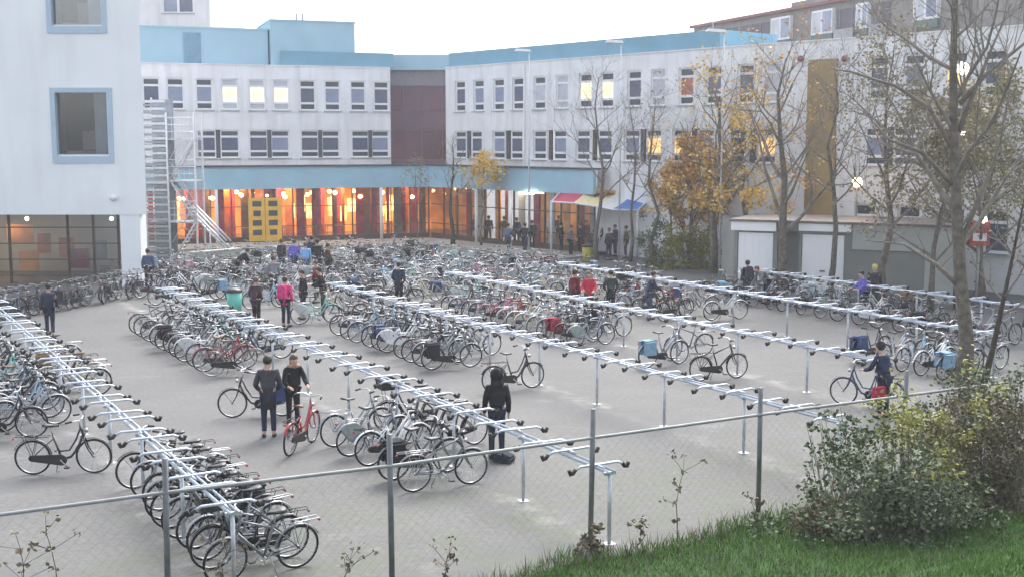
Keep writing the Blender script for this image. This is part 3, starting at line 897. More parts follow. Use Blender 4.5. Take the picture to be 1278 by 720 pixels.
f = MB(); GW.slab(f, -.15, GW.len + .1, GZ + .002, GZ + .10, -4, .22); put(f, 'roof', M['gutter'], gar)
f = MB(); GW.slab(f, -.1, gu(969), GZ - .36, GZ, .003, .16); GW.slab(f, gu(997), gu(1062), GZ - .30, GZ, .003, .16); put(f, 'white_fascia', M['garage_white'], gar)
f = MB(); GW.slab(f, gu(1064), GW.len, 1.95, GZ, .003, .12); GW.slab(f, gu(1155), GW.len, 0, 1.948, .003, .06); put(f, 'wall_band', M['garage_pale'], gar)
for dd, ribs in (((d1[0] + .1, d1[1]), 5), (d2, 7)):
    f = MB(); GW.slab(f, dd[0] + .03, dd[1] - .03, .03, 2.47, -.10, -.04)
    for q in range(1, ribs): 
        uu = dd[0] + (dd[1] - dd[0]) * q / ribs; GW.slab(f, uu - .015, uu + .015, .06, 2.44, -.04, -.028)
    do = put(f, 'garage_door', M['garage_white'], gar)
    f = MB(); uu = (dd[0] + dd[1]) / 2; GW.slab(f, uu - .1, uu + .1, 1.0, 1.05, -.028, .01); f.build('handle', M['dark_trim'], do)

# ---------------------------------------------------------------- coloured shelter
CY_ = 65.5
sh = empty('shelter', at_depth(750, 250, CY_), 0, 'open shelter with a red, yellow and blue fabric roof by the hall', 'shelter')
so = Vector(sh.location)
fl = [at_depth(688, 252, 64.5), at_depth(716, 254, 64.2), at_depth(745, 258, 63.8), at_depth(765, 262, 63.4), at_depth(796, 263, 62.8)]
bkp = [at_depth(700, 240, 67.8), at_depth(737, 231, 67.4), at_depth(778, 233, 66.8), at_depth(794, 238, 66.2), at_depth(816, 242, 65.4)]
cols_ = [mat('red_fabric', (.55, .06, .12), .7), mat('cream_fabric', (.78, .66, .38), .7), mat('white_fabric', (.72, .72, .70), .7), mat('blue_fabric', (.06, .17, .48), .7)]
for k in range(4):
    f = MB()
    nseg = 6
    vs = []
    for t in range(nseg + 1):
        tt = t / nseg; sag = -.12 * math.sin(math.pi * tt)
        for z in (0, .04):
            vs.append(fl[k].lerp(bkp[k], tt) + Vector((0, 0, sag + z)) - so); vs.append(fl[k + 1].lerp(bkp[k + 1], tt) + Vector((0, 0, sag + z)) - so)
    fs = []
    for t in range(nseg):
        q = t * 4; fs += [(q + 2, q + 3, q + 7, q + 6), (q, q + 4, q + 5, q + 1), (q, q + 2, q + 6, q + 4), (q + 1, q + 5, q + 7, q + 3)]
    fs += [(0, 1, 3, 2), (nseg * 4, nseg * 4 + 2, nseg * 4 + 3, nseg * 4 + 1)]
    f.add(vs, fs, 0, False); f.build('roof_panel', cols_[k], sh)
for q in (fl[0], fl[2], fl[4], bkp[0], bkp[4], bkp[2]):
    f = MB(); f.tube([Vector((q.x, q.y, q.z + .02)) - so, Vector((q.x, q.y, 0)) - so], .06, 8); f.build('post', M['silver_steel'], sh)
f = MB(); f.tube([q - so for q in fl], .045, 6); f.tube([fl[0] - so, bkp[0] - so], .045, 6); f.tube([fl[4] - so, bkp[4] - so], .045, 6); f.build('roof_frame', M['frame_white'], sh)

# ---------------------------------------------------------------- lamps
def street_lamp(px, Y, h, label):
    x = (px - CX) / FPX * (Y * math.cos(PITCH) + (CAMZ) * math.sin(PITCH))
    r0 = empty('street_lamp', ((px - CX) / FPX * Y * 1.0, Y, 0), 0, label, 'street lamp', 'tall lamps along the right wing')
    f = MB(); f.tube([(0, 0, 0), (0, 0, h)], .055, 8, 0, .03); f.build('pole', M['silver_steel'], r0)
    f = MB(); f.box((-.35, 0, h + .04), (.95, .34, .13), 0, 0, 0, .06, .8); f.build('lamp_head', M['frame_white'], r0)
street_lamp(660, 68, 11.15, 'tall pale street lamp left of the coloured shelter')
street_lamp(773, 62, 11.15, 'tall pale street lamp rising behind the coloured shelter')
street_lamp(899, 56, 11.15, 'tall pale street lamp by the left end of the garage')
def lit_lamp(px, py, Y, r, m, label, on_pole=True):
    q = at_depth(px, py, Y)
    r0 = empty('globe_lamp', (q.x, q.y, 0), 0, label, 'lamp')
    f = MB(); f.sphere((0, 0, q.z), r, 0, 12, 8); f.build('globe', m, r0)
    f = MB(); f.tube([(0, 0, 0), (0, 0, q.z - r * .9)], .05, 6, 0, .035); f.build('pole', M['post_steel'], r0)
lit_lamp(1070, 228, 51.6, .22, M['lamp_orange'], 'lit orange globe lamp behind the grey garage roof')
lit_lamp(1201, 86, 46, .24, M['lamp_white'], 'high lit white globe lamp beside the big bare trunk at right')
lit_lamp(1201, 166, 44, .10, M['lamp_white'], 'tiny lit white lamp halfway up beside the big bare trunk')
q = HR.pt(HR.hit(662, 238)[0], 3.22, .3)
r0 = empty('strip_lamp', q, HR.rz, 'lit white strip lamp under the end of the blue fascia', 'strip lamp')
f = MB(); f.box((0, 0, 0), (1.1, .2, .1)); f.build('diffuser', M['lamp_white'], r0)
f = MB(); f.box((0, 0, .075), (1.2, .24, .05)); f.build('housing', M['frame_white'], r0)
q = at_depth(1222, 292, 46)
r0 = empty('sign_box', (q.x, q.y, 0), -.2, 'red box on a post with a bright lamp on top right of the garage', 'sign box')
f = MB(); f.box((0, 0, q.z), (.72, .35, .9)); f.build('box', mat('red_box_paint', (.42, .05, .04), .5), r0)
f = MB(); f.sphere((.1, -.1, q.z + .55), .15, 0, 10, 7); f.build('lamp', M['lamp_white'], r0)
f = MB(); f.tube([(0, 0, 0), (0, 0, q.z - .45)], .06, 8); f.build('post', M['sill'], r0)
f = MB(); f.box((0, -.18, q.z - .12), (.5, .02, .3)); f.build('face_panel', M['garage_white'], r0)
# ---------------------------------------------------------------- chain-link fence along the yard
fence = empty('mesh_fence', (1.22, 18.1, 0), 0, 'chain link fence with dark steel posts and top rail in front of the racks', 'fence')
fo_ = Vector(fence.location)
fp = [(-13.6, 10.6), (-10.45, 12.15), (-7.35, 13.7), (-4.53, 15.2), (-1.71, 16.5), (1.22, 18.1), (4.16, 19.7), (7.05, 21.2), (9.95, 22.7), (12.8, 24.2), (15.7, 25.7)]
for k, (x, y) in enumerate(fp):
    f = MB(); lean = (.03 if k % 2 else -.01)
    f.tube([Vector((x, y, -.05)) - fo_, Vector((x + lean, y, 2.12)) - fo_], .042, 8)
    f.build('post', M['post_steel'], fence)
f = MB(); f.tube([Vector((x, y - .03, 1.67)) - fo_ for x, y in fp], .026, 8); f.build('top_rail', M['rail_grey'], fence)
f = MB()
for k in range(len(fp) - 1):
    a = Vector((*fp[k], 0)) - fo_; c = Vector((*fp[k + 1], 0)) - fo_; d = c - a; ln = d.length; d.normalize()
    nn = int(ln / .16); h = 1.6
    for i in range(-int(h / .16) - 1, nn + 1):
        for sgn in (1, -1):
            s0 = i * .16; 
            pts = []
            for zz, s in ((.06, s0), (h + .06, s0 + h)):
                pts.append([zz, s])
            (z0, s0_), (z1, s1_) = pts
            if s1_ < 0 or s0_ > ln: continue
            if s0_ < 0: z0 += -s0_; s0_ = 0
            if s1_ > ln: z1 -= (s1_ - ln); s1_ = ln
            if sgn < 0: s0_, s1_ = ln - s0_, ln - s1_
            f.tube([a + d * s0_ + Vector((0, 0, z0)), a + d * s1_ + Vector((0, 0, z1))], .0010, 3, caps=False)
f.build('wire_mesh', M['post_steel'], fence)

# ---------------------------------------------------------------- hanging-handlebar racks
RACK_H = 1.15
def hook_mesh():
    f = MB()
    f.tube([(-.45, 0, .0), (-.34, 0, .05), (0, 0, .045), (.34, 0, .05), (.45, 0, .0)], .023, 5)
    f.tube([(-.02, -.18, .03), (-.02, .18, .03)], .022, 5)
    return f
def grip_mesh(s):
    f = MB()
    f.tube([(s * .43, 0, .02), (s * .48, 0, -.04), (s * .52, 0, -.05), (s * .55, 0, .02)], .034, 6)
    return f
hook_proto = None
def rack(o, a0, a1, label, post_step=2.6, hook_step=.82, curve=0.0):
    global hook_proto
    base = W(a0, o)
    r = empty('bicycle_rack', base, HEAD_N, label, 'bicycle rack', 'hanging handlebar racks in the yard')
    # local frame: x across (N), y along (U)
    L = a1 - a0
    f = MB()
    f.tube([(-.05, 0, RACK_H), (-.05, L, RACK_H)], .028, 6); f.tube([(.05, 0, RACK_H + .02), (.05, L, RACK_H + .02)], .02, 6)
    f.build('rail', M['rack_steel'], r)
    k = 0.06
    while k < L:
        f = MB(); f.tube([(0, k, 0), (0, k, RACK_H - .02)], .032, 8); f.box((0, k, .006), (.16, .16, .012)); f.box((0, k, RACK_H - .02), (.2, .06, .05))
        f.build('post', M['steel'], r); k += post_step
    k = .35; i = 0
    while k < L and i < 96:
        if hook_proto is None:
            h = hook_mesh().build('hook_arm', M['rack_steel'], r)
            grip_mesh(-1).build('rubber_grip', M['rubber'], h); grip_mesh(1).build('rubber_grip', M['rubber'], h)
            hook_proto = h
        else: h = copy_tree(hook_proto, r)
        h.location = (0, k, RACK_H + (.05 if i % 2 else .0)); h.rotation_euler = (0, 0, random.uniform(-.12, .12)); k += hook_step; i += 1
    return r
RO = [4.76, 10.4, 15.87, 21.15, 26.75, 32.0]
rack(RO[0], 15.7, 41, 'leftmost galvanised hanging rack running past the cluster of black bicycles')
rack(RO[1], 14.75, 41.5, 'second galvanised rack from the left, ending by the hooded person')
rack(RO[2], 15.3, 40, 'third galvanised rack from the left, nearly empty in the foreground')
rack(RO[3], 19.0, 41, 'fourth galvanised rack from the left, ending before the person in dark blue')
rack(RO[4], 20.5, 42, 'fifth galvanised rack from the left, crowded with bicycles')
rack(RO[5], 22.5, 36.5, 'sixth galvanised rack from the left, in front of the garage')

# ---------------------------------------------------------------- bicycles
WR = .335
def wheel_objs(root, x, tyre, thick=.021):
    f = MB(); f.ring((0, 0, 0), WR - .035, .010, seg=26, n=4, mi=0)
    for k in range(14):
        t = 2 * math.pi * k / 14; s = (1 if k % 2 else -1) * .022
        f.tube([(.02 * math.cos(t + .6), s, .02 * math.sin(t + .6)), ((WR - .04) * math.cos(t), 0, (WR - .04) * math.sin(t))], .0022, 3, 0, caps=False)
    f.tube([(0, -.05, 0), (0, .05, 0)], .022, 8)
    w_ = f.build('wheel', M['chrome'], root, (x, 0, WR))
    f = MB(); f.ring((0, 0, 0), WR - thick, thick, seg=30, n=6)
    f.build('tyre', tyre, w_)
    return w_

def frame_mesh(kind):
    f = MB(); r = .019
    ht, hb = (.335, 0, .93), (.395, 0, .72)
    bb = (-.02, 0, .29); st = (-.165, 0, .74)
    f.tube([ht, hb], .024, 7)
    if kind == 'diamond':
        f.tube([hb, bb], .023, 7); f.tube([(.345, 0, .89), (-.15, 0, .70)], r, 6)
    elif kind == 'step':
        f.tube([(.38, 0, .76), (.28, 0, .50), (.14, 0, .33), bb], .025, 7)
        f.tube([(.345, 0, .90), (.25, 0, .66), (.12, 0, .46), (-.08, 0, .44)], r, 6)
    else:   # straight low tube
        f.tube([(.38, 0, .78), bb], .030, 7); f.tube([(.35, 0, .88), (-.07, 0, .42)], .021, 6)
    f.tube([bb, st], .020, 7)
    for s in (-.055, .055):
        f.tube([bb, (-.20, s, .31), (-.55, s, WR)], .013, 5)
        f.tube([(-.15, s * .4, .69), (-.30, s, .57), (-.55, s, WR)], .011, 5)
        f.tube([hb, (.41, s, .66), (.47, s, .48), (.56, s, WR)], [.018, .018, .014, .011], 5)
    return f
FM = {}
def bike(kind, fmat, tyre='tyre', case='black', skirt=None, front=None, pannier=None, saddle='black_plastic', guard=None, grips='rubber', child=False):
    root = empty('bicycle')
    if kind not in FM:
        fr = frame_mesh(kind).build('frame', M['black_plastic'], root); FM[kind] = fr
    else:
        fr = bpy.data.objects.new('frame', FM[kind].data); col.objects.link(fr); adopt(fr, root)
    set_mat(fr, 0, fmat)
    wheel_objs(root, .56, M[tyre]); wheel_objs(root, -.55, M[tyre])
    gm = guard or fmat
    for x, a0, a1 in ((.56, .62, 2.9), (-.55, -.15, 2.75)):
        f = MB(); f.ring((x, 0, WR), WR + .022, .006, a0, a1, 16, wide=.030)
        sa = a1 - .25 if x > 0 else a0 + .25
        for s in (-.04, .04): f.tube([(x, s, WR), (x + (WR + .02) * math.cos(a0 + .3), s * .7, WR + (WR + .02) * math.sin(a0 + .3))], .004, 3, caps=False)
        f.build('mudguard', gm, root)
    # saddle
    f = MB(); f.tube([(-.165, 0, .74), (-.20, 0, .92)], .013, 6, 1)
    vs = []; fs = []
    prof = [(-.34, .015, .985), (-.33, .095, .985), (-.25, .105, .965), (-.14, .045, .955), (-.06, .022, .955), (-.045, .01, .95)]
    for x, hw, z in prof:
        for y, dz in ((-hw, -.035), (-hw, -.012), (-hw * .5, .003), (hw * .5, .003), (hw, -.012), (hw, -.035)): vs.append((x, y, z + dz))
    for i in range(len(prof) - 1):
        for j in range(5): fs.append((i * 6 + j, (i + 1) * 6 + j, (i + 1) * 6 + j + 1, i * 6 + j + 1))
        fs.append((i * 6 + 5, (i + 1) * 6 + 5, (i + 1) * 6, i * 6))
    fs += [tuple(range(5, -1, -1)), tuple((len(prof) - 1) * 6 + j for j in range(6))]
    fs = [tuple(reversed(q)) for q in fs]
    f.add(vs, fs, 0, True)
    for y in (-.04, .04): f.tube([(-.20, 0, .92), (-.24 + y * .01, y, .945)], .01, 4, 1)
    f.build('saddle', [M[saddle], M['chrome']], root)
    # handlebar with stem
    f = MB(); f.tube([(.335, 0, .93), (.315, 0, 1.03)], .013, 6)
    for s in (-1, 1):
        f.tube([(.315, 0, 1.03), (.36, s * .07, 1.045), (.36, s * .17, 1.07), (.29, s * .27, 1.075), (.20, s * .285, 1.06)], .012, 6)
    hbar = f.build('handlebar', M['chrome'], root)
    for s in (-1, 1):
        f = MB(); f.tube([(.265, s * .276, 1.073), (.145, s * .292, 1.052)], .018, 6); f.build('grip', M[grips], hbar)
    # chain case or chain
    f = MB()
    if case:
        n_ = 8; pts = []
        for i in range(n_ + 1): t = -math.pi / 2 + math.pi * i / n_; pts.append((-.02 + .105 * math.cos(t), .29 + .105 * math.sin(t)))
        for i in range(n_ + 1): t = math.pi / 2 + math.pi * i / n_; pts.append((-.55 + .06 * math.cos(t), WR + .06 * math.sin(t)))
        k = len(pts); vs = [(x, -.075, z) for x, z in pts] + [(x, -.04, z) for x, z in pts]
        fs = [tuple(range(k)), tuple(range(2 * k - 1, k - 1, -1))] + [(i, k + i, k + (i + 1) % k, (i + 1) % k) for i in range(k)]
        f.add(vs, fs); f.build('chain_case', M['black_plastic'] if case == 'black' else case, root)
    else:
        f.ring((-.02, -.05, .29), .085, .006, seg=16, n=4); f.tube([(-.02, -.05, .37), (-.55, -.05, WR + .035)], .005, 4); f.tube([(-.02, -.05, .205), (-.55, -.05, WR - .035)], .005, 4)
        f.build('chain', M['chrome'], root)
    # crank and pedals
    f = MB(); f.tube([(-.02, -.10, .29), (-.02, .10, .29)], .015, 6)
    f.tube([(-.02, -.10, .29), (.10, -.11, .17)], .011, 5); f.tube([(-.02, .10, .29), (-.14, .11, .41)], .011, 5)
    cr = f.build('crank', M['chrome'], root)
    for x, y, z in ((.10, -.16, .17), (-.14, .16, .41)):
        f = MB(); f.box((x, y, z), (.09, .085, .025)); f.build('pedal', M['black_plastic'], cr)
    # carrier
    f = MB()
    for y in (-.06, .06): f.tube([(-.22, y, .735), (-.86, y, .745)], .008, 5)
    for x in (-.28, -.5, -.7, -.86): f.tube([(x, -.065, .745), (x, .065, .745)], .007, 4)
    for y in (-.065, .065):
        f.tube([(-.70, y, .745), (-.55, y, WR)], .007, 4); f.tube([(-.45, y, .74), (-.55, y, WR)], .006, 4)
    ca = f.build('luggage_carrier', M['black_plastic'] if case == 'black' else M['chrome'], root)
    f = MB(); f.box((-.88, 0, .70), (.02, .06, .035)); f.build('tail_light', M['red_lens'], root)
    f = MB(); f.tube([(.42, 0, .83), (.47, 0, .84)], [.032, .045], 8); f.tube([(.38, 0, .80), (.43, 0, .83)], .008, 4); f.build('headlight', M['chrome'], root)
    f = MB(); f.tube([(-.10, .04, .28), (-.17, .14, .012)], .010, 5); f.tube([(-.17, .14, .012), (-.12, .15, .012)], .010, 4); f.build('kickstand', M['chrome'], root)
    if skirt:
        f = MB()
        for s in (-.05, .05):
            pts = [(-.55, WR - .04)]
            for i in range(13):
                t = .15 + (2.35 - .15) * i / 12; pts.append((-.55 + (WR + .015) * math.cos(t), WR + (WR + .015) * math.sin(t)))
            vs = [(x, s, z) for x, z in pts] + [(x, s + .006, z) for x, z in pts]; k = len(pts)
            f.add(vs, [tuple(range(k)), tuple(range(2 * k - 1, k - 1, -1))] + [(i, k + i, k + (i + 1) % k, (i + 1) % k) for i in range(k)])
        f.build('coat_guard', skirt, root)
    if front:
        kindf, m_ = front
        # front carrier and an open crate or basket on it
        f = MB()
        for y in (-.13, .13): f.tube([(.36, y, .93), (.70, y, .93)], .008, 4); f.tube([(.66, y, .93), (.56, y * .5, WR)], .006, 4)
        f.tube([(.70, -.14, .93), (.70, .14, .93)], .008, 4); f.build('front_carrier', M['black_plastic'], root)
        x0, x1, yy, z0, z1 = (.37, .75, .23, .945, 1.16) if kindf == 'crate' else (.40, .68, .18, .945, 1.20)
        f = MB(); xc = (x0 + x1) / 2; tw = .012; fl_ = 1.0
        f.box((xc, 0, z0 + .006), (x1 - x0 - .03, yy * 2 - .03, .012))
        for (cx_, cy_, sx_, sy_) in ((x0, 0, tw, yy * 2), (x1, 0, tw, yy * 2), (xc, -yy, x1 - x0, tw), (xc, yy, x1 - x0, tw)):
            f.box((cx_, cy_, z0 + .05), (sx_, sy_, .09)); f.box((cx_, cy_, z1 - .03), (sx_ + .012, sy_ + .012, .05))
            if sy_ > sx_:
                for q in range(5): f.box((cx_, -yy + yy * 2 * (q + .5) / 5, (z0 + z1) / 2), (tw, .03, z1 - z0))
            else:
                for q in range(5): f.box((x0 + (x1 - x0) * (q + .5) / 5, cy_, (z0 + z1) / 2), (.03, tw, z1 - z0))
        f.build('crate' if kindf == 'crate' else 'basket', m_, root)
    if pannier:
        for s in (-1, 1):
            f = MB(); f.box((-.57, s * .13, .54), (.36, .13, .34), taper=.9); f.box((-.57, s * .13, .725), (.37, .15, .03)); f.build('pannier', pannier, root)
        f = MB(); f.box((-.57, 0, .765), (.30, .26, .015)); f.build('pannier_strap', pannier, root)
    return root

def paint(name, c, coat=.4): return mat(name, c, .35, 0, .08, 5, 0, coat)
black = paint('black_enamel', (.018, .018, .02)); silver = mat('silver_enamel', (.30, .32, .355), .35, .5, .06)
white = paint('white_enamel', (.74, .75, .76)); navy = paint('navy_enamel', (.03, .05, .13)); red = paint('red_enamel', (.34, .03, .035))
grey = paint('grey_enamel', (.14, .15, .165)); lblue = paint('pale_blue_enamel', (.28, .44, .56)); green = paint('green_enamel', (.04, .10, .06))
pink = paint('pink_enamel', (.50, .16, .28)); cream = paint('cream_enamel', (.62, .58, .46)); teal = paint('mint_enamel', (.22, .50, .44)); brown = paint('brown_enamel', (.13, .06, .04))
cloth = lambda n_, c: mat(n_, c, .85, 0, .15, 9)
bag_blue = cloth('blue_pannier_cloth', (.045, .075, .18)); bag_black = cloth('black_pannier_cloth', (.022, .023, .03)); bag_red = cloth('red_pannier_cloth', (.34, .03, .06)); bag_sky = cloth('sky_pannier_cloth', (.22, .36, .48))
PROT = {
 'black step-through bicycle': lambda: bike('step', black, case='black'),
 'black gents bicycle': lambda: bike('diamond', black, case='black'),
 'silver bicycle': lambda: bike('low', silver, case=None, saddle='black_plastic'),
 'white bicycle with pale coat guards': lambda: bike('low', white, case=white, skirt=M['clear_plastic']),
 'navy bicycle': lambda: bike('step', navy, case='black'),
 'red bicycle': lambda: bike('step', red, case='black', saddle='brown_leather'),
 'black bicycle with a front crate': lambda: bike('step', black, front=('crate', M['black_plastic'])),
 'pale blue bicycle': lambda: bike('step', lblue, case=None, guard=silver),
 'dark bicycle with blue panniers': lambda: bike('step', black, pannier=bag_blue),
 'green bicycle': lambda: bike('diamond', green, case='black'),
 'pink bicycle': lambda: bike('low', pink, case='black', tyre='tyre_grey'),
 'black bicycle with a wicker basket': lambda: bike('step', black, front=('basket', M['wicker']), saddle='brown_leather'),
 'cream bicycle with grey tyres': lambda: bike('step', cream, tyre='tyre_grey', case=cream, saddle='brown_leather', grips='brown_leather'),
 'grey bicycle with black panniers': lambda: bike('low', grey, pannier=bag_black),
 'grey gents bicycle': lambda: bike('diamond', grey, case=None, guard=grey),
 'mint bicycle': lambda: bike('step', teal, case=None, skirt=M['clear_plastic']),
 'white bicycle': lambda: bike('low', white, case='black'),
 'silver bicycle with grey coat guards': lambda: bike('step', silver, case=None, skirt=mat('grey_green_guard', (.30, .35, .33), .4)),
 'black bicycle with a red pannier': lambda: bike('step', black, pannier=bag_red),
 'silver bicycle with sky blue panniers': lambda: bike('low', silver, pannier=bag_sky),
 'brown bicycle': lambda: bike('diamond', brown, case='black', saddle='brown_leather', tyre='tyre_grey'),
}
protos = {}
BGROUP = 'bicycles parked in the school yard'
def put_bike(kind, loc, heading, label, lean=None):
    if kind not in protos:
        b = PROT[kind](); protos[kind] = b
    else: b = copy_tree(protos[kind])
    b.location = loc
    lean = random.gauss(0, .05) if lean is None else lean
    b.rotation_euler = (lean, 0, heading)
    tag(b, label, 'bicycle', BGROUP)
    return b
def row_bike(kind, o, a, side, label, jit=.15, dist=None):
    d = (.88 if side < 0 else .58) if dist is None else dist
    o2 = o + side * (d + random.uniform(-.05, .05))
    h = HEAD_N + (0 if side < 0 else math.pi) + random.uniform(-jit, jit)
    return put_bike(kind, W(a, o2), h, label)
ORD = ['first', 'second', 'third', 'fourth', 'fifth', 'sixth', 'seventh', 'eighth', 'ninth', 'tenth', 'eleventh', 'twelfth', 'thirteenth', 'fourteenth', 'fifteenth', 'sixteenth', 'seventeenth', 'eighteenth', 'nineteenth', 'twentieth', 'twenty-first', 'twenty-second', 'twenty-third', 'twenty-fourth']
def run(o, side, items, where, a_is_px=False):
    for i, (a, kind) in enumerate(sorted(items, key=lambda t: t[0])):
        row_bike(kind, o, a, side, f'{kind}, {ORD[i]} {where}')
B1, B2, SV, WG, NV, RD, CR, LB, BP, GN, PK, WB, CM, GP, GG, MT, WH, SG, RP, SP, BR = list(PROT)
# leftmost rack
run(RO[0], 1, [(16.2, GG), (16.75, CR), (17.3, SV), (17.85, B1), (18.4, GP), (18.95, B2), (19.5, GG), (20.1, B1), (20.75, SV), (21.5, B2)], 'from near end right of leftmost rack')
run(RO[0], -1, [(27.4, SV), (28.2, LB), (29.1, GG), (30.0, NV), (31.0, SV), (32.0, MT), (33.0, B1), (34.0, B2), (35.0, GG), (36.0, B1)], 'of the upper batch left of leftmost rack')
run(RO[0], 1, [(30.2, SV), (31.0, CM), (31.9, B1), (34.2, GG)], 'of the upper few right of leftmost rack')
# second rack
run(RO[1], -1, [(18.8, GG), (19.7, GP), (20.9, WH), (21.75, SG), (22.6, SV)], 'from near end left of second rack')
run(RO[1], -1, [(31.0, BR), (31.8, RD), (32.6, GG), (33.6, WG), (34.4, SV), (35.1, B1), (35.8, GP), (36.6, WH), (37.6, SV), (38.6, B2), (39.4, GG)], 'of the upper batch left of second rack')
run(RO[1], 1, [(21.2, B2), (22.1, GG), (23.1, CR)], 'from near end right of second rack')
run(RO[1], 1, [(32.8, NV), (34.0, GG), (35.6, MT), (36.4, BP), (37.5, GG), (38.4, B1), (39.4, SV)], 'of the upper batch right of second rack')
# third rack
run(RO[2], -1, [(25.6, B1)], 'alone on the left of the third rack')
run(RO[2], -1, [(28.9, GP), (29.6, SV), (30.3, B2), (31.1, GG), (32.0, WG), (32.6, BP), (33.3, NV), (34.1, SV), (34.9, LB), (35.7, B1)], 'of the upper batch left of third rack')
run(RO[2], 1, [(30.1, SV), (30.9, GG), (31.7, B1), (32.5, SV), (33.3, NV), (34.2, GG), (35.0, LB), (35.9, B2), (36.8, SV)], 'of the upper batch right of third rack')
# fourth rack
run(RO[3], -1, [(24.0, B2), (26.3, SP)], 'of two apart left of the fourth rack')
run(RO[3], -1, [(30.0, SG), (30.6, B1), (31.2, RP), (31.8, GG), (32.4, SV), (33.0, CM), (33.6, WH), (34.2, CM), (34.8, RD), (35.5, PK), (36.2, GG), (36.9, NV), (37.6, SV), (38.3, B1)], 'of the middle batch left of rack four')
run(RO[3], 1, [(27.0, GG), (31.0, SV), (31.8, NV), (32.6, GP), (33.5, SV), (34.4, LB), (35.4, B1), (36.4, B2)], 'of the middle batch right of fourth rack')
# bicycles behind the right trunk
run(RO[4], -1, [(21.0, SP), (21.7, WH), (22.4, LB), (23.1, SV), (23.9, BP)], 'from near end of fifth rack behind big trunk')
run(RO[4], 1, [(21.2, GG), (22.1, SV), (23.0, B1)], 'on the right at the near end of fifth rack')
run(RO[5], -1, [(23.6, GG), (24.3, SV), (25.0, WH), (25.7, B1), (26.4, GP), (27.1, SV)], 'from the near end of sixth rack behind trunk')
# loose ones by people
put_bike(B1, P(80, 591), R(6), 'black bicycle with a dark chain case standing apart left of the leftmost rack', .03)
put_bike(RP, P(5, 548), R(14), 'black bicycle with red panniers at the left edge of the picture', .05)
put_bike(WB, P(25, 506), R(20), 'black bicycle with a wicker basket, left of the leftmost rack by the picture edge', -.05)
put_bike(BP, P(322, 520), R(188), 'dark bicycle with blue panniers held by the person in the long dark coat', .05)
put_bike(RD, P(376, 560), R(76), 'red bicycle seen end on beside the person in the fur collar', .08)
put_bike(MT, P(395, 404), R(10), 'mint bicycle wheeled beside the person in the pink jacket', .03)
put_bike(B2, P(432, 402), R(170), 'black gents bicycle standing between the two racks right of the pink jacket', .03)
put_bike(WH, P(905, 399), R(20), 'white bicycle standing alone on the left of the fifth rack', .05)
put_bike(NV, P(1082, 508), R(150), 'navy bicycle held by the person in the dark blue jacket', .04)
# packed far block: rows between the racks' far ends and the hall, in front of the garage, and by the left glass
rb = random.Random(11)
def pick(weights):
    ks = list(weights); return rb.choices(ks, [weights[k] for k in ks])[0]
MIX = {B1: 6, B2: 6, SV: 9, GG: 6, NV: 4, LB: 3, WH: 4, WG: 2, SG: 3, CR: 1, GN: 2, RD: 1.5, CM: 2, GP: 3, BP: 2, MT: 1.5, WB: 1.5, PK: .6, BR: 1, SP: 1.5}
far_n = 0
def far_run(o, side, a0, a1, step, where):
    global far_n
    a = a0
    while a < a1:
        k = pick(MIX)
        row_bike(k, o, a + rb.uniform(-.12, .12), side, f'{k} {where}', .22); far_n += 1
        a += step * rb.uniform(.75, 1.35)
FB = 'in the packed far rows before the lit hall'
for o, a0, a1, st in ((12.6, 46, 55, 1.0), (15.3, 43, 58, .95), (17.6, 42, 60, .95), (20.0, 41, 61, .9), (22.4, 40, 61, .9), (24.8, 40, 61, .95), (27.3, 41, 60, .95), (29.6, 40, 52, 1.2)):
    for s in (-1, 1): far_run(o, s, a0 + (0 if s < 0 else .4), a1, st * 1.85, FB)
GB = 'packed in the racks in front of the garage'
for o, a0, a1, st in ((26.75, 33.0, 40, .8), (32.0, 28.0, 37, .7)):
    for s in (-1, 1): far_run(o, s, a0 + (0 if s < 0 else .4), a1, st * 1.2, GB)
LBk = 'parked against the glass front of the left building'
for k in range(15):
    kd = pick({B1: 5, B2: 5, GG: 4, NV: 2, SV: 2, CR: 1, GP: 2})
    q = P(-8 + k * 12.5, 402 - k * 2.2)
    put_bike(kd, q + Vector((rb.uniform(-.1, .1), rb.uniform(-.15, .15), 0)), R(90 + rb.uniform(-25, 10)), f'{kd} {LBk}')
    far_n += 1

print('BIKES', len([o for o in bpy.data.objects if o.get('category') == 'bicycle']))
# ---------------------------------------------------------------- trees, shrubs, grass
def add_leaf(mb, p, size, rn, mi=0, droop=.3):
    d = Vector((rn.gauss(0, 1), rn.gauss(0, 1), rn.gauss(-droop, .7))).normalized()
    s = d.cross(Vector((rn.gauss(0, 1), rn.gauss(0, 1), rn.gauss(0, 1))))
    if s.length < 1e-3: return
    s.normalize(); nrm = d.cross(s)
    L = size * rn.uniform(.6, 1.3); w_ = L * .38
    mb.add([p, p + d * L * .5 + s * w_ + nrm * L * .1, p + d * L, p + d * L * .5 - s * w_ + nrm * L * .1], [(0, 1, 2, 3)], mi)

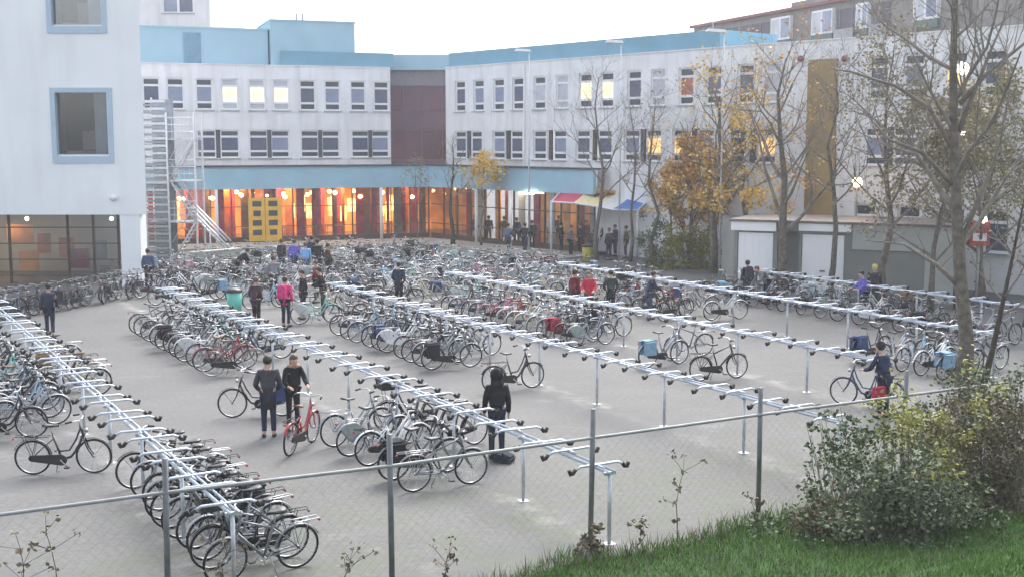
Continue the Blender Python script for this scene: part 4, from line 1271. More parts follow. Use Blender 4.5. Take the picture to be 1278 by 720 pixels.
def grow(mb, p, d, L, r, lev, rn, tips, up=.25, nseg=4, kids_=(5, 4), sides=5, spread=.8):
    pts = [p.copy()]; q = p.copy(); dd = d.normalized()
    for i in range(nseg):
        dd = (dd + Vector((rn.gauss(0, .13), rn.gauss(0, .13), up * .35 + rn.gauss(0, .08)))).normalized()
        q = q + dd * (L / nseg); pts.append(q.copy())
    rs = [max(r * (1 - .75 * i / nseg), .004) for i in range(nseg + 1)]
    mb.tube(pts, rs, sides if lev > 0 else 3, caps=False)
    if lev == 0:
        tips.append(pts); return
    n = kids_[0] if lev > 1 else kids_[-1]
    for k in range(n):
        t = rn.uniform(.25, 1.0); i = min(int(t * nseg), nseg - 1); f = t * nseg - i
        b = pts[i].lerp(pts[i + 1], f)
        ax = (pts[i + 1] - pts[i]).normalized()
        side = ax.orthogonal(); side.rotate(Matrix.Rotation(rn.uniform(0, 2 * math.pi), 3, ax)); 
        nd = (ax * (1 - spread * .35) + side * spread + Vector((0, 0, .15))).normalized()
        grow(mb, b, nd, L * rn.uniform(.42, .7), rs[i] * .55, lev - 1, rn, tips, up, max(3, nseg - 1), kids_, 4, spread)

def tree(name, base, h, r, seed, label, leaf=None, nleaf=0, lsize=.12, start=.32, limb=.38, nlimb=12, lean=(0, 0), bark='bark', path=None, kids_=(5, 4), lev=2, cat='tree', group='trees in the yard', lowleaf=None):
    rn = random.Random(seed)
    base = Vector(base)
    root = empty(name, base, 0, label, cat, group)
    tk = MB(); cr = MB(); tips = []
    if path is None:
        path = [Vector((lean[0] * t * h + rn.gauss(0, .02 * h) * (t > 0), lean[1] * t * h + rn.gauss(0, .02 * h) * (t > 0), h * t)) for t in (0, .15, .32, .5, .68, .85, 1)]
    path[0] = path[0] - Vector((0, 0, .05))
    n = len(path)
    rs = [r * (1.25 if i == 0 else (1 - .9 * i / (n - 1))) + .006 for i in range(n)]
    tk.tube(path, rs, 9)
    for k in range(nlimb):
        t = start + (1 - start) * (k + rn.random()) / nlimb
        x = t * (n - 1); i = min(int(x), n - 2); p = path[i].lerp(path[i + 1], x - i)
        an = k * 2.4 + rn.uniform(-.4, .4)
        d = Vector((math.cos(an), math.sin(an), rn.uniform(.55, 1.1)))
        grow(tk if False else cr, p, d, h * limb * (1.15 - .75 * (t - start) / (1 - start)) * rn.uniform(.75, 1.15), rs[i] * .5, lev, rn, tips, .35, 4, kids_)
    tk.build('trunk', M[bark], root)
    mats = [M['twig']]
    if leaf:
        mats.append(M[leaf])
        for q in range(nleaf):
            pts = rn.choice(tips); i = rn.randrange(1, len(pts))
            if lowleaf and pts[i].z > lowleaf * h and rn.random() < .88: continue
            add_leaf(cr, pts[i] + Vector((rn.gauss(0, .12), rn.gauss(0, .12), rn.gauss(0, .12))), lsize, rn, 1)
    cr.build('crown', mats, root)
    return root

def xy(px, Y): 
    return Vector(((px - CX) / FPX * Y, Y, 0))
def topz(py, Y): return CAMZ - (py - HOR) / FPX * Y
YG = 'trees between the yard and the school'
tree('young_tree', xy(565, 71), 6.0, .13, 1, 'slim bare tree with a thick dark trunk before the glowing hall front', None, 0, .1, .42, .30, 9, group=YG, bark='bark_dark')
tree('young_tree', xy(520, 70.5), 4.6, .05, 2, 'thin sapling with a few tan leaves before the hall glass', 'leaf_tan', 260, .11, .45, .32, 7, group=YG)
tree('golden_tree', xy(601, 70.5), 4.9, .07, 3, 'small tree with bright golden leaves at the hall entrance', 'leaf_gold', 1500, .15, .5, .3, 9, group=YG)
tree('bare_tree', xy(745, 60), 9.3, .12, 4, 'thin bare tree in front of the coloured shelter', None, 0, .1, .35, .34, 14, group=YG)
tree('bare_tree', xy(787, 62), 8.0, .09, 5, 'slender bare tree at the right edge of the coloured shelter', None, 0, .1, .35, .3, 11, group=YG)
tree('bare_tree', xy(816, 59), 8.2, .11, 6, 'bare tree with a few tan leaves left of the hedge', 'leaf_tan', 500, .12, .34, .34, 12, group=YG, lowleaf=.6)
tree('autumn_tree', xy(893, 56.5), 9.0, .21, 7, 'tall tree with sparse golden leaves by the left corner of the garage', 'leaf_gold', 4200, .15, .28, .40, 16, group=YG, lowleaf=.55)
tree('autumn_tree', xy(974, 47.6), 9.4, .21, 8, 'tall tree with orange leaves low down between the two white garage doors', 'leaf_orange', 3600, .14, .28, .40, 16, group=YG, lowleaf=.52)
tree('bare_tree', xy(1037, 46.6), 8.8, .13, 9, 'bare tree standing in front of the right white garage door', None, 0, .1, .4, .33, 13, group=YG)
tree('bare_tree', xy(1106, 45.5), 9.4, .15, 10, 'bare tree with thin olive leaves before the grey garage wall', 'leaf_tan', 2600, .12, .30, .40, 16, group=YG)
tree('golden_tree', xy(928, 55.5), 7.4, .13, 12, 'golden leaved tree behind the garage roof left of the tan stair panel', 'leaf_gold', 8500, .17, .2, .36, 14, group=YG, lowleaf=.55)
tree('orange_tree', xy(862, 59.6), 5.8, .11, 13, 'orange leaved tree behind the hedge', 'leaf_orange', 7500, .18, .15, .36, 14, group=YG)
tree('golden_tree', xy(838, 59.5), 3.9, .08, 14, 'low golden tree right above the left end of the hedge', 'leaf_gold', 1000, .15, .4, .34, 9, group=YG)
tree('olive_tree', xy(1166, 43.6), 7.0, .12, 15, 'broad tree with thin tan leaves right of the grey garage wall', 'leaf_tan', 4200, .15, .25, .40, 15, group=YG)
tree('olive_tree', xy(1232, 46.0), 7.6, .16, 16, 'olive tan tree right of the garage behind the red box', 'leaf_tan', 4600, .14, .2, .40, 16, group=YG)
tree('olive_tree', xy(1290, 40.0), 7.0, .15, 17, 'olive tree at the right edge of the picture', 'leaf_olive', 2200, .13, .2, .40, 15, group=YG)
# the big trunk at right
bY = 28.6
bb_ = xy(1213, bY)
pth = [at_depth(x, y, bY) for x, y in ((1207, 425), (1199, 350), (1194, 260), (1190, 170), (1190, 80), (1192, 0), (1193, -80), (1190, -150))]
pth = [Vector((0, 0, 0))] + [p - bb_ for p in pth]
big = tree('tall_tree', bb_, 9.5, .19, 21, 'tall bare foreground tree with a thick grey trunk at the right side', 'leaf_tan', 260, .07, .30, .34, 15, path=pth, lev=2, kids_=(6, 5))
lb = MB(); tps = []; rn_ = random.Random(5)
for pts in (((1191, 190), (1160, 135), (1118, 108), (1062, 90), (1035, 86)), ((1196, 165), (1222, 100), (1238, 60), (1262, 5)), ((1198, 130), (1232, 92), (1278, 55), (1310, 30)), ((1193, 235), (1150, 190), (1110, 175), (1078, 140)), ((1200, 360), (1168, 330), (1128, 305), (1080, 300)), ((1200, 300), (1228, 235), (1248, 180), (1262, 100))):
    yo = rn_.uniform(-.8, .8)
    q = [at_depth(x, y, bY + yo * i / len(pts)) - bb_ for i, (x, y) in enumerate(pts)]
    lb.tube(q, [.065 - .052 * i / (len(q) - 1) for i in range(len(q))], 6)
    for k in range(9):
        t = rn_.uniform(.25, 1) * (len(q) - 1); i = min(int(t), len(q) - 2); p = q[i].lerp(q[i + 1], t - i)
        grow(lb, p, Vector((rn_.gauss(0, .7), rn_.gauss(0, .5), rn_.uniform(.2, 1))), rn_.uniform(.6, 1.5), .014, 1, rn_, tps, .3, 4, (4, 4), 4)
lb.build('limb', M['twig'], big)
sY = 27.4; sb = xy(1230, sY)
pth = [Vector((0, 0, 0))] + [at_depth(x, y, sY) - sb for x, y in ((1238, 440), (1250, 385), (1262, 330), (1272, 280), (1284, 220))]
tree('leaning_sapling', sb, 5.0, .075, 22, 'thin sapling leaning right beside the big trunk', 'leaf_olive', 420, .07, .3, .3, 10, path=pth, bark='bark_dark', lev=1)

def shrub(name, base, blobs, label, leafm, n, size, seed, stem_n=9, cat='shrub', group=None, hang=.1):
    rn = random.Random(seed); base = Vector(base)
    root = empty(name, base, 0, label, cat, group)
    st = MB(); fo = MB()
    tot = sum(b[3] * b[4] * b[5] for b in blobs)
    for (x, y, z, rx, ry, rz) in blobs:
        c = Vector((x, y, z))
        for k in range(stem_n):
            e = c + Vector((rn.gauss(0, .45) * rx, rn.gauss(0, .45) * ry, rn.uniform(-.2, 1.15) * rz))
            s0 = Vector((x * .6 + rn.gauss(0, .12), y * .6 + rn.gauss(0, .12), -.05))
            st.tube([s0, s0.lerp(e, .5) + Vector((rn.gauss(0, .06), rn.gauss(0, .06), .08)), e], .012, 4, 0, .004, False)
        nb = int(n * (rx * ry * rz) / tot)
        clumps = [Vector((rn.gauss(0, .62), rn.gauss(0, .62), rn.gauss(0, .62))) for _ in range(max(5, nb // 38))]
        for k in range(nb):
            q = rn.choice(clumps) + Vector((rn.gauss(0, .15), rn.gauss(0, .15), rn.gauss(0, .15)))
            p = c + Vector((q.x * rx, q.y * ry, q.z * rz))
            if p.z < -.02: p.z = abs(p.z) * .4
            add_leaf(fo, p, size, rn, 0, hang)
    st.build('stem', M['twig'], root); fo.build('foliage', M[leafm], root)
    return root
def bk_at(px, py, Y):
    return at_depth(px, py, Y)
# hedge and low greenery beyond the racks
hd = xy(862, 58.5)
shrub('hedge', hd, [(x, rn_.uniform(-.2, .2), .75, .55, .6, .95) for x in (-1.1, -.55, 0, .55, 1.0)] + [(x, 0, 1.45, .5, .5, .5) for x in (-.9, 0, .8)], 'clipped olive green hedge left of the garage', 'leaf_hedge', 5200, .13, 31)
shrub('shrub', xy(815, 59), [(0, 0, .9, .7, .6, 1.0), (.5, 0, .6, .6, .5, .7)], 'dark green shrub between the shelter and the hedge', 'leaf_green', 1700, .13, 32)
# foreground shrubs by the fence at right
def fg(px, Y, dz=0):
    v = xy(px, Y); a = v.dot(U); o = v.dot(N); v.z = max(0, bank_z(a, o)) + dz; return v
shrub('shrub', fg(1120, 17.9), [(-.55, 0, .35, .8, .6, .55), (.35, .1, .5, .9, .6, .75), (1.1, .3, .35, .7, .6, .5), (0, .3, .9, .6, .5, .5)], 'dense dark green shrub at the lower right above the lawn', 'leaf_green', 5600, .08, 33, 26)
shrub('shrub', fg(1165, 19.4), [(0, 0, .8, .7, .5, .9), (.5, .2, 1.3, .55, .45, .5), (-.35, 0, 1.4, .45, .4, .35)], 'yellow green shrub behind the dense dark shrub at lower right', 'leaf_yellow', 2600, .075, 34)
shrub('shrub', fg(1252, 19.4), [(0, 0, .7, .7, .6, .9), (.2, .2, 1.5, .6, .5, .6), (-.5, .3, 1.2, .5, .5, .6), (.6, 0, .9, .6, .5, 1.0)], 'tall brown green shrub at the right edge below the big trunk', 'leaf_brown', 5200, .07, 35, 22)
shrub('shrub', fg(1225, 22.2), [(0, 0, 1.0, .9, .6, .9), (.8, 0, 1.2, .8, .6, .8), (-.6, 0, .7, .6, .5, .6)], 'mid green shrub around the foot of the big trunk', 'leaf_mid', 4200, .08, 36, 18)
shrub('climber', fg(1062, 20.0), [(-.3, .1, 1.35, .75, .2, .18), (.35, .1, 1.3, .6, .2, .35), (.2, 0, .8, .5, .25, .45), (-.45, .1, .9, .22, .2, .4), (.55, 0, .6, .4, .3, .5)], 'loose green climber hanging over the fence rail at right', 'leaf_mid', 1050, .085, 37, 5)
shrub('weed_clump', fg(1028, 18.3), [(0, 0, .22, .45, .3, .3), (.6, .05, .25, .4, .3, .35)], 'brown dry weed clump left of the dense dark shrub', 'leaf_brown', 1300, .07, 38, 16)
shrub('weed_clump', fg(736, 17.35), [(0, 0, .18, .2, .2, .25)], 'dry grass tuft at the foot of the middle fence post', 'leaf_brown', 260, .09, 39, 10)
def stalk(px, py, h, seed, label):
    rn = random.Random(seed); b = P(px, py); b.z = 0
    root = empty('weed', b, 0, label, 'weed', 'tall dry weeds along the fence')
    s = MB(); pts = [Vector((0, 0, 0))]
    for i in range(5): pts.append(pts[-1] + Vector((rn.gauss(0, .04), rn.gauss(0, .04), h / 5)))
    s.tube(pts, .009, 5, 0, .003); 
    l = MB()
    for k in range(6):
        i = rn.randrange(2, 5); e = pts[i] + Vector((rn.gauss(0, .15), rn.gauss(0, .1), rn.uniform(.05, .25))); s.tube([pts[i], e], .004, 3)
        for q in range(5): add_leaf(l, e + Vector((rn.gauss(0, .03), rn.gauss(0, .03), rn.gauss(0, .03))), .07, rn)
    for q in range(22): add_leaf(l, pts[rn.randrange(1, 6)], .08, rn)
    s.build('stem', M['bark_dark'], root); l.build('foliage', M['leaf_brown'], root)
stalk(66, 760, 1.35, 1, 'tall dry weed by the fence near the lower left corner'); stalk(22, 765, 1.15, 2, 'dry branching weed at the far lower left by the fence')
stalk(280, 745, .75, 3, 'short dry weed right of the leftmost fence post'); stalk(845, 672, 1.35, 4, 'thin weed reaching the fence rail right of the middle post')
stalk(560, 725, .6, 5, 'short weed between the two middle fence posts'); stalk(800, 690, .5, 6, 'low weed close right of the middle post')
stalk(940, 660, .5, 8, 'low weed at the foot of the right fence post'); stalk(430, 735, .5, 9, 'small weed left of the second fence post')
# grass blades on the bank
rg = random.Random(77); gb = MB()
for k in range(80000):
    o = rg.uniform(6, 22); a = bank_edge(o) + .25 - rg.random() * 7.5
    if a < 6.5: continue
    edge = max(0, 1 - (bank_edge(o) - a) / .8)
    if a > bank_edge(o) and rg.random() < .5: continue
    p = W(a, o, max(0, bank_z(a, o))); h = rg.uniform(.035, .10) + edge * rg.uniform(0, .2)
    an = rg.uniform(0, math.pi); s = Vector((math.cos(an), math.sin(an), 0)) * rg.uniform(.006, .012)
    t = Vector((rg.gauss(0, .35) * h, rg.gauss(0, .35) * h, h))
    gb.add([p - s, p + s, p + t], [(0, 1, 2)], 1 if rg.random() < .07 + .25 * edge else 0)
tag(gb.build('grass', [M['grass'], M['leaf_brown']]), 'short green grass growing on the bank in front of the fence', 'grass', kind='stuff')
# ---------------------------------------------------------------- people
def skin_mesh(name, verts, edges, radii, sub=1):
    me = bpy.data.meshes.new(name + '_cage')
    me.from_pydata([Vector(v) for v in verts], edges, [])
    ob = bpy.data.objects.new(name + '_cage', me); col.objects.link(ob)
    ob.modifiers.new('skin', 'SKIN'); 
    if not me.skin_vertices: 
        bpy.context.view_layer.objects.active = ob
    for i, r in enumerate(radii):
        sv = me.skin_vertices[0].data[i]; sv.radius = (r, r) if not isinstance(r, tuple) else r
        sv.use_root = (i == 0)
    ob.modifiers['skin'].use_smooth_shade = True
    s = ob.modifiers.new('sub', 'SUBSURF'); s.levels = sub; s.render_levels = sub
    dg = bpy.context.evaluated_depsgraph_get()
    out = bpy.data.meshes.new_from_object(ob.evaluated_get(dg))
    bpy.data.objects.remove(ob); bpy.data.meshes.remove(me)
    out.name = name
    for p in out.polygons: p.use_smooth = True
    return out

POSE = {}
def V3(*a): return Vector(a)
def pose_pts(kind):
    """joints of a 1.75 m figure facing +x"""
    J = {'pelvis': V3(0, 0, .94), 'waist': V3(0, 0, 1.08), 'chest': V3(0, 0, 1.30), 'neckb': V3(-.01, 0, 1.45), 'neck': V3(.005, 0, 1.51), 'head': V3(.02, 0, 1.60), 'crown': V3(.012, 0, 1.685)}
    for s, n in ((1, 'L'), (-1, 'R')):
        J['sh' + n] = V3(-.01, .175 * s, 1.40); J['el' + n] = V3(-.03, .225 * s, 1.13); J['wr' + n] = V3(.05, .235 * s, .89); J['pa' + n] = V3(.075, .235 * s, .81)
        J['hip' + n] = V3(0, .085 * s, .90); J['kn' + n] = V3(.03, .095 * s, .50); J['an' + n] = V3(0, .10 * s, .085); J['toe' + n] = V3(.16, .12 * s, .035); J['heel' + n] = V3(-.05, .10 * s, .04)
    def setp(n, **k):
        for a, v in k.items(): J[a + n] = V3(*v)
    if kind == 'walk':
        setp('L', kn=(.16, .09, .52), an=(.27, .09, .10), toe=(.42, .10, .07), heel=(.22, .09, .06), el=(-.12, .24, 1.15), wr=(-.10, .25, .91), pa=(-.08, .25, .83))
        setp('R', kn=(.0, -.09, .50), an=(-.25, -.09, .14), toe=(-.10, -.10, .035), heel=(-.30, -.09, .12), el=(.05, -.235, 1.14), wr=(.20, -.22, .95), pa=(.26, -.215, .89))
    if kind == 'reach':      # both hands forward at handlebar height, slight bend
        for k in ('waist', 'chest', 'neckb', 'neck', 'head', 'crown'): J[k].x += (J[k].z - .94) * .22; 
        for s, n in ((1, 'L'), (-1, 'R')):
            J['sh' + n].x += .10; J['el' + n] = V3(.20, .24 * s, 1.15); J['wr' + n] = V3(.42, .22 * s, 1.08); J['pa' + n] = V3(.50, .20 * s, 1.07)
    if kind == 'pocket':     # elbows out, hands at the belly
        for s, n in ((1, 'L'), (-1, 'R')):
            J['el' + n] = V3(-.03, .26 * s, 1.13); J['wr' + n] = V3(.13, .18 * s, .99); J['pa' + n] = V3(.18, .12 * s, .98)
        J['head'].x += .03; J['crown'].x += .05; J['crown'].z -= .01
    if kind == 'bend':
        piv = J['pelvis'].copy(); Mx = Matrix.Rotation(R(48), 3, 'Y')
        for k in list(J):
            if k[:2] in ('wa', 'ch', 'ne', 'he', 'cr', 'sh') and not k.startswith('heel'): J[k] = piv + Mx @ (J[k] - piv)
        for s, n in ((1, 'L'), (-1, 'R')):
            J['el' + n] = J['sh' + n] + V3(.10, .05 * s, -.26); J['wr' + n] = J['el' + n] + V3(.14, -.03 * s, -.20); J['pa' + n] = J['wr' + n] + V3(.05, 0, -.065)
    if kind == 'sit':
        for k in J: J[k].z -= .44
        for s, n in ((1, 'L'), (-1, 'R')):
            J['hip' + n] = V3(.02, .09 * s, .46); J['kn' + n] = V3(.43, .11 * s, .50); J['an' + n] = V3(.40, .11 * s, .085); J['toe' + n] = V3(.56, .13 * s, .035); J['heel' + n] = V3(.35, .11 * s, .04)
            J['el' + n] = V3(.08, .24 * s, .70); J['wr' + n] = V3(.28, .16 * s, .60); J['pa' + n] = V3(.36, .14 * s, .58)
    return J
def body_mesh(J):
    v = []; e = []; r = []
    def add(p, rad, par=None):
        v.append(p); r.append(rad)
        if par is not None: e.append((par, len(v) - 1))
        return len(v) - 1
    pe = add(J['pelvis'], .125); wa = add(J['waist'], .112, pe); ch = add(J['chest'], .125, wa); nb = add(J['neckb'], .062, ch); nk = add(J['neck'], .052, nb)
    hd = add(J['head'], (.082, .088), nk); cw = add(J['crown'], (.075, .085), hd)
    f = (J['toeL'] - J['heelL']); f.z = 0; f = V3(1, 0, 0)
    add(J['head'] + V3(.098, 0, -.005), .014, hd)                       # nose
    add(J['head'] + V3(.075, 0, -.075), .030, hd)                       # chin
    for s in (1, -1): add(J['head'] + V3(-.005, .092 * s, .0), .016, hd)  # ears
    for n, s in (('L', 1), ('R', -1)):
        sh = add(J['sh' + n], .058, ch); el = add(J['el' + n], .042, sh); wr = add(J['wr' + n], .028, el); pa = add(J['pa' + n], (.034, .020), wr)
        d = (J['pa' + n] - J['wr' + n]).normalized(); side = V3(1, 0, 0) - d * d.x
        if side.length < .3: side = V3(0, -s, 0) - d * (-s * d.y)
        side.normalize(); inn = d.cross(side) * s
        for q, (off, ln) in enumerate(((.026, .072), (.009, .082), (-.009, .076), (-.026, .058))):
            b0 = add(J['pa' + n] + d * .035 + side * off, .0095, pa); k1 = add(v[b0] + d * ln * .5 + inn * .008, .009, b0); add(v[k1] + d * ln * .35 + inn * .026, .008, k1)
        t0 = add(J['pa' + n] + side * .036 - d * .01, .011, pa); add(v[t0] + d * .035 + side * .022 + inn * .015, .009, t0)
        hp = add(J['hip' + n], .088, pe); kn = add(J['kn' + n], .056, hp); an = add(J['an' + n], .040, kn); add(J['toe' + n], .034, an); add(J['heel' + n], .034, an)
    return skin_mesh('body', v, e, r)
def jacket_mesh(J, long=0.0):
    v = []; e = []; r = []
    def add(p, rad, par=None):
        v.append(p); r.append(rad)
        if par is not None: e.append((par, len(v) - 1))
        return len(v) - 1
    hem = J['pelvis'] + V3(0, 0, -.06 - long)
    pe = add(J['pelvis'], .150); wa = add(J['waist'], .142, pe); ch = add(J['chest'], .152, wa); add(J['neckb'] + V3(-.005, 0, .0), .088, ch)
    hm = add(hem, .158, pe)
    for n in 'LR':
        for q in ('hip',):
            add(J[q + n] + V3(0, 0, -.05 - long * .8), .105, hm)
        sh = add(J['sh' + n], .078, ch); el = add(J['el' + n], .063, sh); add(J['wr' + n], .046, el)
    return skin_mesh('jacket', v, e, r)
def trouser_mesh(J):
    v = []; e = []; r = []
    def add(p, rad, par=None):
        v.append(p); r.append(rad)
        if par is not None: e.append((par, len(v) - 1))
        return len(v) - 1
    pe = add(J['pelvis'] + V3(0, 0, .02), .135)
    for n in 'LR':
        hp = add(J['hip' + n], .102, pe); kn = add(J['kn' + n], .070, hp); add(J['an' + n] + (J['kn' + n] - J['an' + n]) * .04, .056, kn)
    return skin_mesh('trousers', v, e, r)
def shoe_mb(J, n):
    f = MB(); a, t, h = J['an' + n], J['toe' + n], J['heel' + n]
    d = (t - h); f.tube([h + V3(0, 0, .0), h.lerp(t, .35) + V3(0, 0, .012), h.lerp(t, .75), t + d * .12], [.042, .048, .044, .026], 8)
    return f
skinm = mat('skin', (.50, .31, .23), .55, 0, .06); eyem = mat('eye_dark', (.03, .02, .02), .2, 0, 0)
HAIR = {k: mat('hair_' + k, c, .6, 0, .25, 30) for k, c in {'dark': (.025, .018, .014), 'brown': (.09, .05, .03), 'blond': (.42, .30, .13), 'black': (.012, .011, .011)}.items()}
clothes = {}
def cl(name, c):
    if name not in clothes: clothes[name] = mat(name + '_cloth', c, .85, 0, .22, 9, .7)
    return clothes[name]
mesh_cache = {}
def person(loc, heading, pose, label, jacket, trousers, hair='dark', hood=False, longc=0.0, h=1.72, long_hair=False, hat=None, fur=False, scarf=None, group='students in the yard'):
    if pose not in POSE: POSE[pose] = pose_pts(pose)
    J = POSE[pose]
    root = empty('person', loc, heading, label, 'person', group)
    root.scale = (h / 1.75,) * 3
    def obj(key, maker, m, name):
        if key not in mesh_cache:
            me = maker(); me.materials.clear(); me.materials.append(m); mesh_cache[key] = me
        o = bpy.data.objects.new(name, mesh_cache[key]); col.objects.link(o); adopt(o, root); set_mat(o, 0, m); return o
    obj(('b', pose), lambda: body_mesh(J), skinm, 'body')
    obj(('j', pose, longc), lambda: jacket_mesh(J, longc), jacket, 'jacket')
    obj(('t', pose), lambda: trouser_mesh(J), trousers, 'trousers')
    for n in 'LR': shoe_mb(J, n).build('shoe', cl('dark_shoe', (.03, .028, .028)), root)
    H = J['head']
    f = MB()
    for s in (1, -1): f.sphere(H + V3(.083, .034 * s, .022), .011, 0, 6, 5)
    f.build('eyes', eyem, root)
    up = (J['crown'] - J['neck']).normalized()
    if hood:
        f = MB(); c = H + V3(-.025, 0, .04)
        f.sphere(c, .135, 0, 14, 9, (1.0, .95, 1.12)); f.tube([J['neckb'] + V3(-.02, 0, -.02), H + V3(-.02, 0, -.03)], [.125, .115], 10)
        f.build('hood', jacket, root)
    else:
        f = MB(); c = H + V3(-.018, 0, .055)
        f.sphere(c, .108, 0, 14, 9, (.98, .92, 1.0))
        if long_hair: f.tube([H + V3(-.055, 0, .03), H + V3(-.085, 0, -.08), J['neckb'] + V3(-.10, 0, -.05)], [.085, .080, .045], 9)
        f.build('hair', HAIR[hair], root)
        if hat is not None:
            f = MB(); f.sphere(H + V3(-.012, 0, .085), .112, 0, 14, 8, (1, .95, .9)); f.ring((0, 0, 0), .01, .002, seg=6, n=3); f.build('hat', hat, root)
    if fur or scarf:
        f = MB(); c = J['neckb'] + V3(.0, 0, .03); rr = .105
        f.tube([c + V3(rr * math.cos(t * .7), rr * math.sin(t * .7), .015 * math.sin(t)) for t in range(10)], .042, 7)
        f.build('fur_collar' if fur else 'scarf', cl('beige_fur', (.40, .28, .20)) if fur else scarf, root)
    return root
def backpack(loc, rz, m, label, tilt=0.0):
    root = empty('backpack', loc, rz, label, 'backpack')
    root.rotation_euler = (0, tilt, rz)
    f = MB(); f.box((0, 0, .22), (.17, .30, .40), taper=.86); f.box((0, 0, .44), (.12, .22, .04), taper=.7); f.build('bag', m, root)
    f = MB(); f.box((-.105, 0, .15), (.05, .23, .20), taper=.9); f.build('front_pocket', m, root)
    f = MB()
    for s in (-.08, .08): f.tube([(.085, s, .40), (.13, s, .28), (.085, s, .06)], .013, 5)
    f.build('strap', M['black_plastic'], root)
    return root
dk = cl('black', (.018, .018, .022)); nv = cl('navy', (.025, .035, .075)); ch = cl('charcoal', (.045, .045, .052)); jn = cl('denim', (.06, .085, .15)); djn = cl('dark_denim', (.025, .032, .058))
pk = cl('magenta', (.62, .04, .18)); rd = cl('bright_red', (.52, .03, .06)); mr = cl('maroon', (.16, .02, .035)); pu = cl('violet', (.14, .12, .48)); sb_ = cl('sky', (.22, .40, .68)); gr = cl('dark_green', (.03, .05, .045)); wh = cl('pale', (.62, .60, .55)); br_ = cl('brown', (.07, .045, .035)); gy = cl('grey', (.20, .20, .22)); tl = cl('royal', (.06, .08, .28)); yl = cl('yellow', (.55, .48, .12))
# near figures
person(P(336, 545), R(100), 'pocket', 'person in a long dark coat standing behind the bicycle with blue panniers', ch, djn, 'dark', longc=.22, h=1.74, hat=None)
person(P(366, 536), R(-62), 'reach', 'person in dark clothes with a fur collar leaning over the red bicycle', dk, dk, 'brown', h=1.68, fur=True, long_hair=True)
person(P(620, 572), R(95), 'stand', 'hooded person in a black jacket and jeans standing at the end of the second rack', dk, djn, hood=True, longc=.06, h=1.78)
person(P(1102, 522), R(120), 'reach', 'person in a dark blue jacket holding a navy bicycle near the right trunk', nv, djn, 'black', h=1.72, hat=cl('black_knit', (.02, .02, .022)))
person(P(320, 409), R(60), 'pocket', 'person in a dark maroon brown coat left of the pink jacket', cl('plum_brown', (.06, .03, .045)), dk, 'brown', longc=.15, h=1.70)
person(P(357, 408), R(75), 'stand', 'person in a bright pink jacket among the bicycles of the second rack', pk, djn, 'dark', h=1.70)
person(P(379, 398), R(200), 'pocket', 'slim person in black right behind the pink jacket', dk, djn, 'dark', longc=.1, h=1.74)
person(P(404, 392), R(185), 'reach', 'person in a black jacket gripping a bicycle right of the pink jacket', dk, ch, 'dark', h=1.70)
person(P(63, 421), R(110), 'walk', 'person in a navy jacket walking by the top of the leftmost rack', nv, djn, 'dark', longc=.08, h=1.74)
person(P(368, 346), R(80), 'walk', 'person in a violet jacket before the yellow doors', pu, djn, 'dark', h=1.74)
person(P(382, 349), R(100), 'stand', 'person in a sky blue jacket before the yellow doors', sb_, jn, 'brown', h=1.68)
person(P(397, 347), R(90), 'walk', 'person in black walking right of the sky blue jacket', dk, djn, 'black', h=1.78)
person(P(390, 340), R(70), 'walk', 'person in navy half hidden behind the sky blue and black jackets', nv, dk, 'dark', h=1.74)
person(P(297, 353), R(30), 'bend', 'person in dark clothes bending forward below the yellow doors', dk, ch, 'dark', h=1.74)
person(P(932, 378), R(95), 'stand', 'person in a dark jacket standing before the left white garage door', cl('dark_plum', (.035, .03, .05)), jn, 'black', longc=.04, h=1.66)
person(P(957, 379), R(200), 'bend', 'person in dark grey bending by the bicycles before the left garage door', gy, djn, 'brown', h=1.70)
person(P(717, 396), R(40), 'stand', 'person in a maroon jacket left of the bright red jacket', mr, dk, 'dark', h=1.70)
person(P(735, 399), R(-100), 'reach', 'person in a bright red jacket and dark jeans among the middle bicycles', rd, djn, 'brown', h=1.72)
person(P(762, 396), R(90), 'pocket', 'person in a dark green jacket right of the bright red jacket', gr, dk, 'black', longc=.06, h=1.68)
person(P(498, 383), R(70), 'pocket', 'person in a dark navy coat among the bicycles of the third rack', nv, dk, 'dark', longc=.15, h=1.70)
person(P(1078, 396), R(190), 'reach', 'person in a royal violet jacket at the racks before the grey garage wall', pu, djn, 'dark', h=1.66)
person(P(1090, 388), R(250), 'stand', 'person in a yellow hat behind the royal violet jacket', ch, djn, 'blond', h=1.70, hat=yl)
person(P(810, 398), R(10), 'reach', 'person in a navy jacket at the right end of the middle bicycles', nv, jn, 'dark', h=1.68)
person(P(634, 318), R(60), 'walk', 'person in a grey blue jacket walking to the hall entrance', cl('slate', (.10, .12, .20)), djn, 'brown', h=1.74)
person(P(655, 318), R(80), 'walk', 'person in black walking beside the grey blue jacket to the entrance', dk, djn, 'dark', h=1.76)
person(P(610, 305), R(90), 'stand', 'person in black standing at the hall entrance under the golden tree', dk, dk, 'dark', h=1.74)
person(P(645, 308), R(100), 'stand', 'person in navy standing between the two walkers near the entrance', nv, dk, 'dark', h=1.72)
person(P(629, 306), R(95), 'stand', 'person in charcoal standing left of the walkers by the entrance', ch, dk, 'brown', h=1.74)
person(P(672, 305), R(-60), 'stand', 'person in grey right of the walkers by the entrance', gy, djn, 'brown', h=1.72)
person(P(686, 304), R(-80), 'stand', 'person in a pale jacket left of the coloured shelter', wh, djn, 'blond', h=1.76)
person(P(700, 316), R(20), 'stand', 'person in black at the left post of the coloured shelter', dk, djn, 'dark', h=1.70)
person(P(712, 321), R(-30), 'pocket', 'person in grey under the left part of the coloured shelter', gy, dk, 'brown', h=1.72)
person(P(724, 317), R(150), 'stand', 'person in charcoal under the red cloth of the coloured shelter', ch, dk, 'dark', h=1.72)
